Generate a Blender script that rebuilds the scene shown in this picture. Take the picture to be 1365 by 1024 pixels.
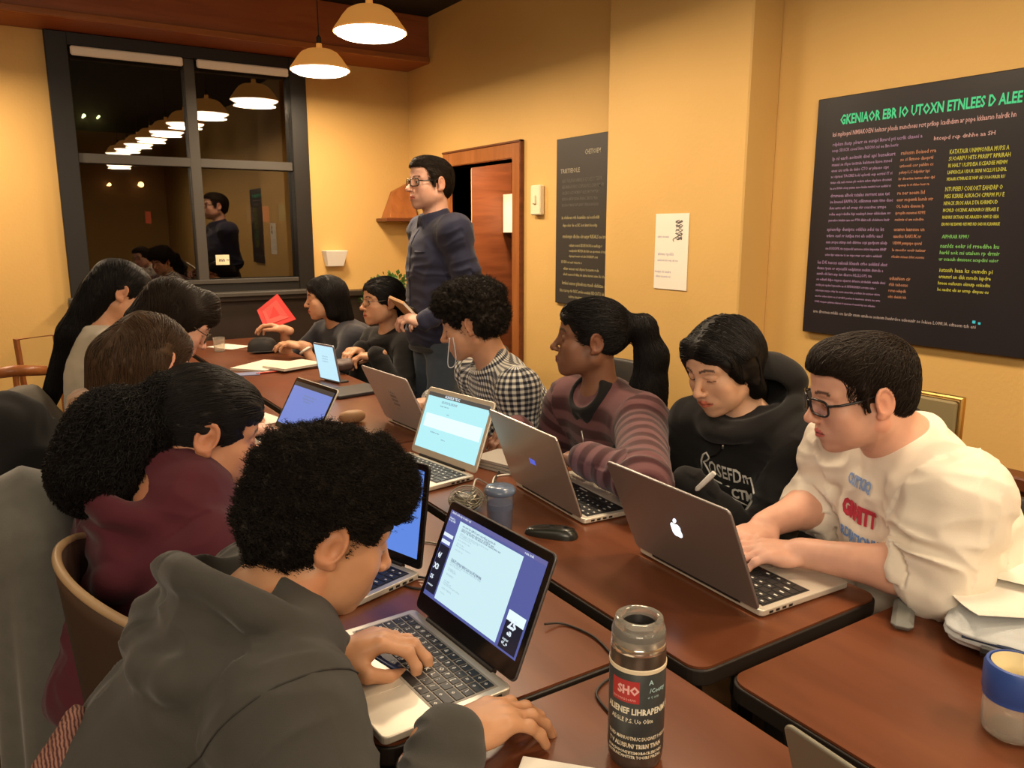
import bpy, math, random, time
import numpy as np
from mathutils import Vector, Matrix
from concurrent.futures import ThreadPoolExecutor
T0 = time.time()
for o in list(bpy.data.objects): bpy.data.objects.remove(o)
SC = bpy.context.scene
COL = SC.collection
pi = math.pi

# ------------------------------------------------------------- camera
FPX, CX, CY = 1050.0, 682.5, 512.0
PITCH, YAW, CH = math.radians(11.1), math.radians(32.66), 1.42
cam_d = bpy.data.cameras.new('camera')
cam = bpy.data.objects.new('camera', cam_d); COL.objects.link(cam)
cam_d.sensor_fit = 'HORIZONTAL'; cam_d.sensor_width = 36.0
cam_d.lens = FPX / 1365.0 * 36.0
cam_d.clip_start = 0.02
cam.location = (0, 0, CH)
cam.rotation_euler = (pi/2 - PITCH, 0, -YAW)
SC.camera = cam
# ------------------------------------------------------------- view and world
SC.view_settings.view_transform = 'Standard'
SC.view_settings.look = 'None'
SC.view_settings.gamma = 1
SC.view_settings.use_curve_mapping = False
SC.view_settings.exposure = 0.0
world = bpy.data.worlds.new('night'); SC.world = world; world.use_nodes = True
world.node_tree.nodes['Background'].inputs[0].default_value = (0.020, 0.014, 0.010, 1)
world.node_tree.nodes['Background'].inputs[1].default_value = 0.35
WARM = (1.0, 0.75, 0.49)
LAMP_POWER = 25.0

def area_light(name, loc, rot, size, sizey, power, color):
    d = bpy.data.lights.new(name, 'AREA'); d.shape = 'RECTANGLE'; d.size = size; d.size_y = sizey
    d.energy = power; d.color = color
    o = bpy.data.objects.new(name, d); COL.objects.link(o); o.location = loc; o.rotation_euler = rot
    return o
# added fill lights, no real fixtures, unseen left of and behind the camera
area_light('side_fill_light', (-0.9, 0.6, 2.78), (0, 0, 0), 1.6, 2.6, 20, (1.0, .80, .56))
area_light('side_fill_light', (-1.1, 3.4, 2.78), (0, 0, 0), 1.4, 2.0, 14, (1.0, .76, .5))
area_light('front_fill_light', (-1.0, -1.4, 2.2), (math.radians(55), 0, math.radians(-38)), 1.4, .9, 60, (1.0, .82, .6))  # added frontal fill that brightens the faces
area_light('door_fill_light', (2.82, 4.3, 1.985), (0, 0, 0), .15, .3, 26, (1.0, .75, .45))  # added light in the vestibule to brighten the recessed door

# ------------------------------------------------------------- pixel helpers
cF = np.array([math.sin(YAW)*math.cos(PITCH), math.cos(YAW)*math.cos(PITCH), -math.sin(PITCH)])
cR = np.array([math.cos(YAW), -math.sin(YAW), 0.0]); cU = np.cross(cR, cF); cC = np.array([0, 0, CH])
def ray(x, y): return cF + cR*(x-CX)/FPX + cU*(CY-y)/FPX
def dep(x, y, t): return cC + ray(x, y)*t
def onz(x, y, z=.74):
    d = ray(x, y); return cC + d*((z-CH)/d[2])
def vaz(x): return YAW + math.atan((x-CX)*math.cos(0)/1070.0)   # azimuth of a column, from +Y to +X
def A(*v): return np.array(v, float)
def unit(v):
    v = np.asarray(v, float); return v/np.linalg.norm(v)

# ------------------------------------------------------------- materials
def s2l(c): return tuple(((v/255.0)/12.92 if v <= 10 else (((v/255.0)+.055)/1.055)**2.4) for v in c)
MATS = {}
def mat(name, col, rough=.6, metal=0.0, bump=0, bscale=200, bdist=.002, spec=.5, var=0, vscale=5, sheen=0,
        attr=None, emit=None, estr=1.0, alpha=None, coat=0, noise_detail=3, stretch=None, trans=0, ior=1.45, sub=0):
    if name in MATS: return MATS[name]
    m = bpy.data.materials.new(name); m.use_nodes = True
    nt = m.node_tree; N = nt.nodes; L = nt.links; b = N['Principled BSDF']
    b.inputs['Base Color'].default_value = (*col, 1)
    b.inputs['Roughness'].default_value = rough; b.inputs['Metallic'].default_value = metal
    b.inputs['Specular IOR Level'].default_value = spec; b.inputs['Coat Weight'].default_value = coat
    b.inputs['IOR'].default_value = ior
    if trans: b.inputs['Transmission Weight'].default_value = trans
    if sub:
        b.inputs['Subsurface Weight'].default_value = sub; b.inputs['Subsurface Radius'].default_value = (.012, .005, .003)
        b.inputs['Subsurface Scale'].default_value = 1.0
    if sheen:
        b.inputs['Sheen Weight'].default_value = sheen; b.inputs['Sheen Roughness'].default_value = .5
    tc = N.new('ShaderNodeTexCoord'); co = tc.outputs['Object']
    if stretch:
        mp = N.new('ShaderNodeMapping'); mp.inputs['Scale'].default_value = stretch; L.new(co, mp.inputs[0]); co = mp.outputs[0]
    src = None
    if attr:
        a = N.new('ShaderNodeAttribute'); a.attribute_name = attr; src = a.outputs['Color']
    if var:
        nz = N.new('ShaderNodeTexNoise'); nz.inputs['Scale'].default_value = vscale; nz.inputs['Detail'].default_value = noise_detail
        L.new(co, nz.inputs['Vector'])
        mx = N.new('ShaderNodeMix'); mx.data_type = 'RGBA'; mx.blend_type = 'MULTIPLY'; mx.inputs[0].default_value = 1
        if src: L.new(src, mx.inputs[6])
        else: mx.inputs[6].default_value = (*col, 1)
        mr = N.new('ShaderNodeMapRange'); mr.inputs[3].default_value = 1-var; mr.inputs[4].default_value = 1+var
        L.new(nz.outputs['Fac'], mr.inputs[0]); L.new(mr.outputs[0], mx.inputs[7]); src = mx.outputs[2]
    if src: L.new(src, b.inputs['Base Color'])
    if bump:
        nz = N.new('ShaderNodeTexNoise'); nz.inputs['Scale'].default_value = bscale; nz.inputs['Detail'].default_value = 4
        L.new(co, nz.inputs['Vector'])
        bp = N.new('ShaderNodeBump'); bp.inputs['Strength'].default_value = bump; bp.inputs['Distance'].default_value = bdist
        L.new(nz.outputs['Fac'], bp.inputs['Height']); L.new(bp.outputs[0], b.inputs['Normal'])
    if emit is not None:
        b.inputs['Emission Color'].default_value = (*emit, 1); b.inputs['Emission Strength'].default_value = estr
    if alpha is not None: b.inputs['Alpha'].default_value = alpha
    MATS[name] = m
    return m

def wood_mat(name, c1, c2, rough=.35, scale=(1, 12, 12), coat=0, spec=.5, ns=3.0):
    if name in MATS: return MATS[name]
    m = mat(name, c1, rough, coat=coat, spec=spec); nt = m.node_tree; N = nt.nodes; L = nt.links; b = N['Principled BSDF']
    tc = N.new('ShaderNodeTexCoord'); mp = N.new('ShaderNodeMapping'); mp.inputs['Scale'].default_value = scale
    nz = N.new('ShaderNodeTexNoise'); nz.inputs['Scale'].default_value = ns; nz.inputs['Detail'].default_value = 6; nz.inputs['Distortion'].default_value = .6
    cr = N.new('ShaderNodeValToRGB'); cr.color_ramp.elements[0].color = (*c1, 1); cr.color_ramp.elements[1].color = (*c2, 1)
    cr.color_ramp.elements[0].position = .3; cr.color_ramp.elements[1].position = .7
    L.new(tc.outputs['Object'], mp.inputs[0]); L.new(mp.outputs[0], nz.inputs['Vector']); L.new(nz.outputs['Fac'], cr.inputs[0]); L.new(cr.outputs[0], b.inputs['Base Color'])
    mr = N.new('ShaderNodeMapRange'); mr.inputs[3].default_value = rough*.85; mr.inputs[4].default_value = rough*1.2
    L.new(nz.outputs['Fac'], mr.inputs[0]); L.new(mr.outputs[0], b.inputs['Roughness'])
    return m

# ------------------------------------------------------------- mesh builder
class MB:
    def __init__(s): s.v = []; s.f = []
    def add(s, vs, fs):
        o = len(s.v); s.v += [tuple(map(float, v)) for v in vs]; s.f += [tuple(i+o for i in f) for f in fs]; return s
    def box(s, lo, hi, b=0.0, M=None):
        lo = np.array(lo, float); hi = np.array(hi, float); b = min(b, *( (hi-lo)/2.001 ))
        vs = []; fs = []
        if b <= 0:
            vs = [(x, y, z) for x in (lo[0], hi[0]) for y in (lo[1], hi[1]) for z in (lo[2], hi[2])]
            fs = [(0, 1, 3, 2), (4, 6, 7, 5), (0, 4, 5, 1), (2, 3, 7, 6), (0, 2, 6, 4), (1, 5, 7, 3)]
        else:
            idx = {}
            for sx in (0, 1):
                for sy in (0, 1):
                    for sz in (0, 1):
                        c = [(lo, hi)[t][i] for i, t in enumerate((sx, sy, sz))]
                        ins = [c[i]+(b if t == 0 else -b) for i, t in enumerate((sx, sy, sz))]
                        for ax in range(3):
                            p = list(ins); p[ax] = c[ax]; idx[(sx, sy, sz, ax)] = len(vs); vs.append(p)
            for ax in range(3):
                a1, a2 = [i for i in range(3) if i != ax]
                for t in (0, 1):
                    def k(u, w):
                        q = [0, 0, 0]; q[ax] = t; q[a1] = u; q[a2] = w; return idx[(*q, ax)]
                    f = (k(0, 0), k(1, 0), k(1, 1), k(0, 1))
                    if (t == 0) == (ax != 1): f = f[::-1]
                    fs.append(f)
                for u in (0, 1):
                    for w in (0, 1):
                        def e(t, a):
                            q = [0, 0, 0]; q[ax] = t; q[a1] = u; q[a2] = w; return idx[(*q, a)]
                        f = (e(0, a1), e(1, a1), e(1, a2), e(0, a2))
                        fs.append(f if (u+w+(ax == 1)) % 2 == 0 else f[::-1])
            for sx in (0, 1):
                for sy in (0, 1):
                    for sz in (0, 1):
                        f = tuple(idx[(sx, sy, sz, a)] for a in range(3)); fs.append(f if (sx+sy+sz) % 2 else f[::-1])
        if M is not None: vs = [tuple(M @ Vector(v)) for v in vs]
        return s.add(vs, fs)
    def tube(s, pts, r, n=8, cap=True):
        pts = [np.array(p, float) for p in pts]; rs = r if hasattr(r, '__len__') else [r]*len(pts)
        vs = []; fs = []; up = None
        for i, p in enumerate(pts):
            t = unit(pts[min(i+1, len(pts)-1)]-pts[max(i-1, 0)])
            if up is None: up = A(0, 0, 1) if abs(t[2]) < .9 else A(1, 0, 0)
            a = unit(np.cross(t, up)); b = np.cross(a, t); up = b
            for k in range(n):
                q = 2*pi*k/n; vs.append(p+(a*math.cos(q)+b*math.sin(q))*rs[i])
        for i in range(len(pts)-1):
            for k in range(n): fs.append((i*n+k, i*n+(k+1) % n, (i+1)*n+(k+1) % n, (i+1)*n+k))
        if cap: fs.append(tuple(range(n))[::-1]); fs.append(tuple((len(pts)-1)*n+k for k in range(n)))
        return s.add(vs, fs)
    def lathe(s, prof, n=32, c=(0, 0, 0), close=False):
        vs = []; fs = []
        for r, z in prof:
            for k in range(n): q = 2*pi*k/n; vs.append((c[0]+r*math.cos(q), c[1]+r*math.sin(q), c[2]+z))
        m = len(prof)
        for i in range(m-1 if not close else m):
            j = (i+1) % m
            for k in range(n): fs.append((i*n+k, i*n+(k+1) % n, j*n+(k+1) % n, j*n+k))
        return s.add(vs, fs)
    def prism(s, poly, z0, z1, M=None):
        n = len(poly); vs = [(x, y, z0) for x, y in poly]+[(x, y, z1) for x, y in poly]
        fs = [tuple(range(n))[::-1], tuple(range(n, 2*n))]+[(i, (i+1) % n, n+(i+1) % n, n+i) for i in range(n)]
        if M is not None: vs = [tuple(M @ Vector(v)) for v in vs]
        return s.add(vs, fs)
    def grid(s, F, nu, nv, closeu=False):
        vs = [F(i/(nu if closeu else nu-1), j/(nv-1)) for i in range(nu) for j in range(nv)]; fs = []
        for i in range(nu if closeu else nu-1):
            for j in range(nv-1): a = i*nv+j; b = ((i+1) % nu)*nv+j; fs.append((a, b, b+1, a+1))
        return s.add(vs, fs)
def mesh_data(name, V, Fq, smooth=True, col=None, pc=None):
    """V (n,3) array, Fq (m,4) or (m,3) int array"""
    me = bpy.data.meshes.new(name); V = np.asarray(V, np.float32); Fq = np.asarray(Fq, np.int32)
    k = Fq.shape[1]
    me.vertices.add(len(V)); me.vertices.foreach_set('co', V.ravel())
    me.loops.add(Fq.size); me.loops.foreach_set('vertex_index', Fq.ravel())
    me.polygons.add(len(Fq)); me.polygons.foreach_set('loop_start', np.arange(0, Fq.size, k, dtype=np.int32))
    me.polygons.foreach_set('loop_total', np.full(len(Fq), k, np.int32))
    me.polygons.foreach_set('use_smooth', np.full(len(Fq), smooth, bool))
    me.update(calc_edges=True); me.validate()
    if col is not None:
        a = me.attributes.new('tint', 'FLOAT_COLOR', 'POINT'); c = np.ones((len(V), 4), np.float32); c[:, :3] = col
        a.data.foreach_set('color', c.ravel())
    if pc is not None:
        a = me.attributes.new('cloth', 'FLOAT_VECTOR', 'POINT'); a.data.foreach_set('vector', np.asarray(pc, np.float32).ravel())
    return me
def link(name, data, m, parent=None, loc=None, rot=None):
    o = bpy.data.objects.new(name, data); COL.objects.link(o)
    if m is not None and data is not None:
        for q in (m if isinstance(m, (list, tuple)) else [m]): data.materials.append(q)
    if parent is not None: o.parent = parent
    if loc is not None: o.location = loc
    if rot is not None: o.rotation_euler = rot
    return o
def obj(name, mb, m, parent=None, loc=None, rot=None, smooth=None, sub=0, bevel=0):
    me = bpy.data.meshes.new(name); me.from_pydata(mb.v, [], mb.f); me.update()
    import bmesh
    bm = bmesh.new(); bm.from_mesh(me); bmesh.ops.recalc_face_normals(bm, faces=bm.faces); bm.to_mesh(me); bm.free()
    if smooth is not None:
        me.shade_smooth() if smooth is True else me.shade_smooth()
        if smooth is not True:
            # mark sharp edges above the angle
            bm = bmesh.new(); bm.from_mesh(me)
            for e in bm.edges:
                e.smooth = not (len(e.link_faces) == 2 and e.calc_face_angle(0) > math.radians(smooth))
            bm.to_mesh(me); bm.free()
    o = link(name, me, m, parent, loc, rot)
    if bevel:
        md = o.modifiers.new('bevel', 'BEVEL'); md.width = bevel; md.segments = 3; md.limit_method = 'ANGLE'; md.angle_limit = .6
    if sub:
        md = o.modifiers.new('sub', 'SUBSURF'); md.levels = sub; md.render_levels = sub
    return o
def tag(o, label=None, cat=None, group=None, kind=None):
    if label: o['label'] = label
    if cat: o['category'] = cat
    if group: o['group'] = group
    if kind: o['kind'] = kind
    return o
def empty(name, loc, label, cat, group=None, rot=(0, 0, 0)):
    o = bpy.data.objects.new(name, None); COL.objects.link(o); o.location = loc; o.rotation_euler = rot; o.empty_display_size = .05
    return tag(o, label, cat, group)
def struct(name, mb, m, **k): return tag(obj(name, mb, m, **k), kind='structure')

# ------------------------------------------------------------- lettering
def text_mb(body, size, space=1.0, off=0.0, align='LEFT', line=1.0, res=2, width=1.0):
    c = bpy.data.curves.new('t', 'FONT'); c.body = body; c.size = size; c.resolution_u = res; c.offset = off
    c.space_line = line; c.align_x = align; c.space_character = space; c.fill_mode = 'FRONT'
    o = bpy.data.objects.new('t', c); me = bpy.data.meshes.new_from_object(o)
    vs = [(v.co.x*width, v.co.y, 0) for v in me.vertices]; fs = [tuple(p.vertices) for p in me.polygons]
    bpy.data.objects.remove(o); bpy.data.curves.remove(c); bpy.data.meshes.remove(me)
    return vs, fs
_rw = random.Random(5)
def scribble(n, up=False):
    s = ''
    while len(s) < n:
        w = ''.join(_rw.choice('nesorataiuedlcmprhk') for _ in range(_rw.randint(2, 8)))
        if up or _rw.random() < .08: w = w.upper()
        s += w+' '
    return s[:n]
# ------------------------------------------------------------- implicit-surface sculpting
class G:
    """list of signed-distance primitives joined smoothly"""
    def __init__(s): s.p = []; s.bb = []; s.M = np.eye(3); s.o = np.zeros(3); s.s = 1.0
    def frame(s, M, o, sc=1.0): s.M = np.asarray(M, float); s.o = np.asarray(o, float); s.s = sc; return s
    def W(s, p): return s.o+s.M @ (np.asarray(p, float)*s.s)
    def rc(s, a, b, r1, r2=None, k=.01, op='u'):
        a = s.W(a); b = s.W(b); r2 = r1 if r2 is None else r2; r1 *= s.s; r2 *= s.s; k *= s.s
        ba = b-a; bb = max(float(ba@ba), 1e-9)
        def f(P, a=a, ba=ba, bb=bb, r1=r1, r2=r2):
            pa = P-a.astype(np.float32); h = np.clip(pa@(ba/bb).astype(np.float32), 0, 1)
            q = pa-h[:, None]*ba.astype(np.float32)
            return np.sqrt(np.einsum('ij,ij->i', q, q))-(r1+(r2-r1)*h)
        s.p.append((f, k, op)); s.ext(op, a, r1); s.ext(op, b, r2); return s
    def ext(s, op, c, r):
        if op == 'u': s.bb.append(np.asarray(c, float)-r); s.bb.append(np.asarray(c, float)+r)
    def bounds(s, pad=.02): b = np.array(s.bb); return b.min(0)-pad, b.max(0)+pad
    def el(s, c, r, rot=None, k=.01, op='u'):
        c = s.W(c); M = s.M if rot is None else s.M @ np.asarray(rot); r = np.asarray(r, float)*s.s; k *= s.s
        MT = M.astype(np.float32); r32 = r.astype(np.float32); mr = r.min()
        def f(P, c=c.astype(np.float32)):
            q = ((P-c)@MT)/r32; k0 = np.sqrt(np.einsum('ij,ij->i', q, q)); q = q/r32
            k1 = np.sqrt(np.einsum('ij,ij->i', q, q))
            return np.where(k0 < 1e-3, -mr, k0*(k0-1)/np.maximum(k1, 1e-6))
        s.p.append((f, k, op)); s.ext(op, c, r.max()); return s
    def sp(s, c, r, k=.01, op='u'): return s.rc(c, c, r, r, k, op)
    def bx(s, c, h, rad=.005, rot=None, k=.005, op='u'):
        c = s.W(c).astype(np.float32); M = (s.M if rot is None else s.M @ np.asarray(rot)).astype(np.float32); h = (np.asarray(h)*s.s-rad*s.s).astype(np.float32); rad *= s.s; k *= s.s
        def f(P):
            q = np.abs((P-c)@M)-h
            return np.sqrt((np.maximum(q, 0)**2).sum(1))+np.minimum(q.max(1), 0)-rad
        s.p.append((f, k, op)); s.ext(op, c, float(np.linalg.norm(h))+rad); return s
    def tor(s, c, R, r, rot=None, k=.01, op='u', sx=1.0, sy=1.0):
        c = s.W(c).astype(np.float32); M = (s.M if rot is None else s.M @ np.asarray(rot)).astype(np.float32); R *= s.s; r *= s.s; k *= s.s
        def f(P):
            q = (P-c)@M; l = np.sqrt((q[:, 0]/sx)**2+(q[:, 1]/sy)**2)-R
            return np.sqrt(l*l+q[:, 2]**2)-r
        s.p.append((f, k, op)); s.ext(op, c, R*max(sx, sy)+r); return s
    def plane(s, c, n, k=.004, op='s'):
        """cuts away what lies on the side the normal points to"""
        c = s.W(c).astype(np.float32); n = (s.M @ unit(n)).astype(np.float32)
        def f(P): return -((P-c)@n)
        s.p.append((f, k*s.s, op)); return s
    def eval(s, P):
        P = np.asarray(P, np.float32); D = None
        for f, k, op in s.p: D = comb(D, f(P), k, op)
        return D
    def grad(s, P, e=.002):
        g = np.stack([s.eval(P+np.eye(3, dtype=np.float32)[i]*e)-s.eval(P-np.eye(3, dtype=np.float32)[i]*e) for i in range(3)], 1)
        return g/np.maximum(np.linalg.norm(g, axis=1, keepdims=True), 1e-8)
def comb(D, d, k, op):
    if D is None: return d
    if op == 'u':
        h = np.maximum(k-np.abs(D-d), 0)/k; return np.minimum(D, d)-h*h*k*.25
    d = -d; h = np.maximum(k-np.abs(D-d), 0)/k
    return np.maximum(D, d)+h*h*k*.25
def polygonize(g, h):
    lo, hi = g.bounds()
    B = 8; bs = B*h; lo = np.asarray(lo, float)-bs; n = np.ceil((np.asarray(hi)-lo)/bs).astype(int)+1
    I = np.stack(np.meshgrid(*[np.arange(k) for k in n], indexing='ij'), -1).reshape(-1, 3)
    Cc = (lo+(I+.5)*bs).astype(np.float32); R = bs*.87
    D = None; pc = []
    for f, k, op in g.p:
        d = f(Cc); pc.append(d); D = comb(D, d, k, op)
    # coarse keep (bounds are loose for ellipsoids, so a margin)
    keep = np.abs(D) < R*1.7+.012
    I = I[keep]; nb = len(I); Dk = D[keep]
    ax = np.arange(B+1); L = np.stack(np.meshgrid(ax, ax, ax, indexing='ij'), -1).reshape(-1, 3)
    P = (lo+(I[:, None, :]*B+L[None])*h).astype(np.float32)
    V = None; run = None
    for (f, k, op), d in zip(g.p, pc):
        d = d[keep]
        if V is None:
            V = f(P.reshape(-1, 3)).reshape(nb, -1); run = d.copy(); continue
        if op == 'u': m = d < run+2.4*R+k+.01
        else: m = -d > run-2.4*R-k-.01
        if m.any():
            V[m] = comb(V[m].ravel(), f(P[m].reshape(-1, 3)), k, op).reshape(m.sum(), -1)
        run = comb(run, d, k, op)
    del P
    V = V.reshape(nb, B+1, B+1, B+1)
    C8 = [(a, b, c) for a in (0, 1) for b in (0, 1) for c in (0, 1)]
    val = np.stack([V[:, a:a+B, b:b+B, c:c+B] for a, b, c in C8], -1)
    s = (val < 0); act = s.any(-1) & ~s.all(-1)
    bi = np.nonzero(act); val = val[bi]; s = s[bi]
    cell = I[bi[0]]*B+np.stack(bi[1:], -1)
    acc = np.zeros((len(cell), 3)); cnt = np.zeros(len(cell)); C8a = np.array(C8)
    for i in range(8):
        for j in range(i+1, 8):
            if np.abs(C8a[i]-C8a[j]).sum() != 1: continue
            m = s[:, i] != s[:, j]; t = np.where(m, val[:, i]/np.where(m, val[:, i]-val[:, j], 1), 0)
            acc += m[:, None]*(C8a[i]+t[:, None]*(C8a[j]-C8a[i])); cnt += m
    vert = lo+(cell+acc/cnt[:, None])*h
    dim = n*B+2; key = (cell[:, 0]*dim[1]+cell[:, 1])*dim[2]+cell[:, 2]
    order = np.argsort(key); sk = key[order]
    def look(c):
        kk = (c[:, 0]*dim[1]+c[:, 1])*dim[2]+c[:, 2]; p = np.clip(np.searchsorted(sk, kk), 0, len(sk)-1)
        return np.where(sk[p] == kk, order[p], -1)
    F = []
    for ax_ in range(3):
        j = {0: 4, 1: 2, 2: 1}[ax_]; m = s[:, 0] != s[:, j]; c = cell[m]; flip = s[m, 0]
        e1 = np.zeros(3, int); e2 = np.zeros(3, int); e1[(ax_+1) % 3] = 1; e2[(ax_+2) % 3] = 1
        q = np.stack([look(c), look(c-e1), look(c-e1-e2), look(c-e2)], 1)
        q = np.where(flip[:, None], q, q[:, ::-1]); F.append(q[(q >= 0).all(1)])
    return vert, np.concatenate(F)
def vnormals(V, F):
    a = V[F[:, 2]]-V[F[:, 0]]; b = V[F[:, 3]]-V[F[:, 1]] if F.shape[1] == 4 else V[F[:, 2]]-V[F[:, 1]]
    n = np.cross(a, b); N = np.zeros_like(V)
    for i in range(3):
        for k in range(F.shape[1]): N[:, i] += np.bincount(F[:, k], n[:, i], len(V))
    return N/np.maximum(np.linalg.norm(N, axis=1, keepdims=True), 1e-12)
def hash3(i, j, k):
    n = (i*73856093) ^ (j*19349663) ^ (k*83492791); n = (n ^ (n >> 13))*1274126177; n = n ^ (n >> 16)
    return (n & 0xffff)/65535.0
def vnoise(P, sc=1.0, seed=0):
    P = np.asarray(P, float)*sc+seed*17.3; I = np.floor(P).astype(np.int64); f = P-I; f = f*f*(3-2*f); r = 0
    for a in (0, 1):
        for b in (0, 1):
            for c in (0, 1):
                w = (f[:, 0] if a else 1-f[:, 0])*(f[:, 1] if b else 1-f[:, 1])*(f[:, 2] if c else 1-f[:, 2])
                r = r+w*hash3(I[:, 0]+a, I[:, 1]+b, I[:, 2]+c)
    return r*2-1
def fbm(P, sc, oct=3, seed=0): return sum(vnoise(P, sc*2**i, seed+i)*.5**i for i in range(oct))
def folds(P, sc=14, seed=0, st=(1, 1, 1)):
    """creased cloth: ridges of warped noise, -1..1"""
    Q = P*np.array(st); w = np.stack([vnoise(Q, sc*.5, seed+s) for s in (1, 2, 3)], 1)*.6/sc
    n = vnoise(Q+w, sc, seed+9); return (1-2*np.abs(n))*.7+.3*vnoise(Q+w, sc*2.1, seed+5)

def strands(g, roots, flow, steps=10, step=.02, r=.0008, lift=.0015, seed=0, curl=0.0, cfreq=60, follow=True, sides=3, jitter=.25):
    """hair: thin tapering tubes that start at roots and follow flow(P)->dirs over the surface of g"""
    rg = np.random.default_rng(seed); P = np.asarray(roots, np.float32).copy(); n = len(P); path = []
    jit = rg.normal(0, jitter, (n, 3)).astype(np.float32); ph = rg.uniform(0, 2*pi, n); lf = lift*rg.uniform(.2, 1.6, n)
    lens = rg.uniform(.6, 1.1, n)
    for i in range(steps+1):
        Q = P.copy()
        if curl:
            a = ph+i*step*cfreq; gdir = np.stack([np.cos(a), np.sin(a), np.cos(a*.7+1)], 1); Q = Q+gdir*curl*min(1, i/2)
        path.append(Q)
        d = flow(P).astype(np.float32)+jit
        if follow:
            N = g.grad(P); d = d-N*np.einsum('ij,ij->i', d, N)[:, None]
        d = d/np.maximum(np.linalg.norm(d, axis=1, keepdims=True), 1e-6)
        P = P+d*(step*lens)[:, None]
        if follow:
            D = g.eval(P); P = P-(D-lf)[:, None]*g.grad(P)
    path = np.stack(path, 1)                                        # n, m, 3
    T = np.gradient(path, axis=1); T /= np.maximum(np.linalg.norm(T, axis=2, keepdims=True), 1e-9)
    ref = np.tile(A(.31, .52, .79), (n, 1))[:, None, :]; a = np.cross(T, ref); a /= np.maximum(np.linalg.norm(a, axis=2, keepdims=True), 1e-9); b = np.cross(T, a)
    m = path.shape[1]; rad = r*(1-np.linspace(0, 1, m)**2*.85); rad = rad[None, :]*rg.uniform(.7, 1.4, (n, 1))
    V = np.stack([path+(a*math.cos(2*pi*k/sides)+b*math.sin(2*pi*k/sides))*rad[..., None] for k in range(sides)], 2)
    idx = np.arange(n*m*sides).reshape(n, m, sides); F = []
    for k in range(sides):
        k2 = (k+1) % sides; F.append(np.stack([idx[:, :-1, k], idx[:, :-1, k2], idx[:, 1:, k2], idx[:, 1:, k]], -1).reshape(-1, 4))
    return V.reshape(-1, 3), np.concatenate(F)
def join(*VF):
    Vs = []; Fs = []; o = 0
    for V, F in VF: Vs.append(V); Fs.append(F+o); o += len(V)
    return np.concatenate(Vs), np.concatenate(Fs)
# ============================================================= THE ROOM
XW, YB, ZC = 2.6, 5.45, 2.83
wallm = mat('wall_paint', (.62, .39, .13), .62, bump=.25, bscale=60, bdist=.003, spec=.35, var=.05, vscale=2.5)
darkwood = wood_mat('dark_wood', (.10, .028, .010), (.16, .048, .017), .38, (1, 8, 8))
beamwood = wood_mat('beam_wood', (.26, .070, .020), (.34, .098, .030), .42, (1, 8, 8))
doorwood = wood_mat('door_wood', (.42, .15, .035), (.55, .22, .055), .35, (8, 8, 1))
framewood = wood_mat('frame_wood', (.26, .085, .022), (.36, .125, .035), .35, (8, 8, 1))
blackm = mat('window_frame_black', (.010, .0085, .0075), .45)
mullm = mat('mullion_grey', (.055, .048, .040), .5)
X0, Y0 = -3.2, -4.6
fl = MB().box((X0-.1, Y0-.1, -.1), (XW+.8, YB+.2, 0)); struct('floor', fl, wood_mat('floor_wood', (.06, .03, .016), (.10, .05, .026), .5, (12, 1, 1)))
struct('ceiling', MB().box((X0-.1, Y0-.1, ZC), (XW+.8, YB+.2, ZC+.1)), mat('ceiling_black', (.012, .011, .010), .8))
wx0, wx1, wz0, wz1 = .37, 1.79, 1.0, 2.5
b = MB(); b.box((X0, YB, 0), (wx0, YB+.2, ZC)); b.box((wx1, YB, 0), (XW+.15, YB+.2, ZC)); b.box((wx0, YB, 0), (wx1, YB+.2, wz0)); b.box((wx0, YB, wz1), (wx1, YB+.2, ZC))
struct('wall_back', b, wallm)
# right wall with the door opening
dy0, dy1, dz = 4.02, 4.80, 1.83
b = MB(); b.box((XW, Y0, 0), (XW+.15, dy0, ZC)); b.box((XW, dy1, 0), (XW+.15, YB, ZC)); b.box((XW, dy0, dz), (XW+.15, dy1, ZC))
struct('wall_right', b, wallm)
struct('wall_left', MB().box((X0-.1, Y0, 0), (X0, YB, ZC)), wallm)
struct('wall_front', MB().box((X0, Y0-.1, 0), (XW, Y0, ZC)), wallm)
# pillar against the right wall
struct('wall_pillar', MB().box((XW-.17, 2.14, 0), (XW, 2.97, ZC), .006), wallm)
# vestibule behind the opening
V = XW+.42
b = MB(); b.box((XW+.15, dy1, 0), (V+.1, dy1+.08, 2.2)); b.box((XW+.15, dy0-.08, 0), (V+.1, dy0, 2.2)); b.box((XW+.15, dy0, 2.0), (V+.1, dy1, 2.08)); b.box((V+.05, dy0, 0), (V+.1, dy1, 2.0))
struct('wall_vestibule', b, darkwood)
# door casing
b = MB(); cw = .085
b.box((XW-.025, dy0-cw, 0), (XW+.15, dy0, dz+cw), .004); b.box((XW-.025, dy1, 0), (XW+.15, dy1+cw, dz+cw), .004); b.box((XW-.025, dy0, dz), (XW+.15, dy1, dz+cw), .004)
struct('trim_1', b, framewood)
b = MB(); b.box((XW-.030, dy0-cw-.012, 0), (XW-.003, dy0-cw, dz+cw+.012), .002); b.box((XW-.030, dy0-cw-.012, dz+cw), (XW-.003, dy1+cw, dz+cw+.012), .002)
struct('trim_2', b, darkwood)
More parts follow.
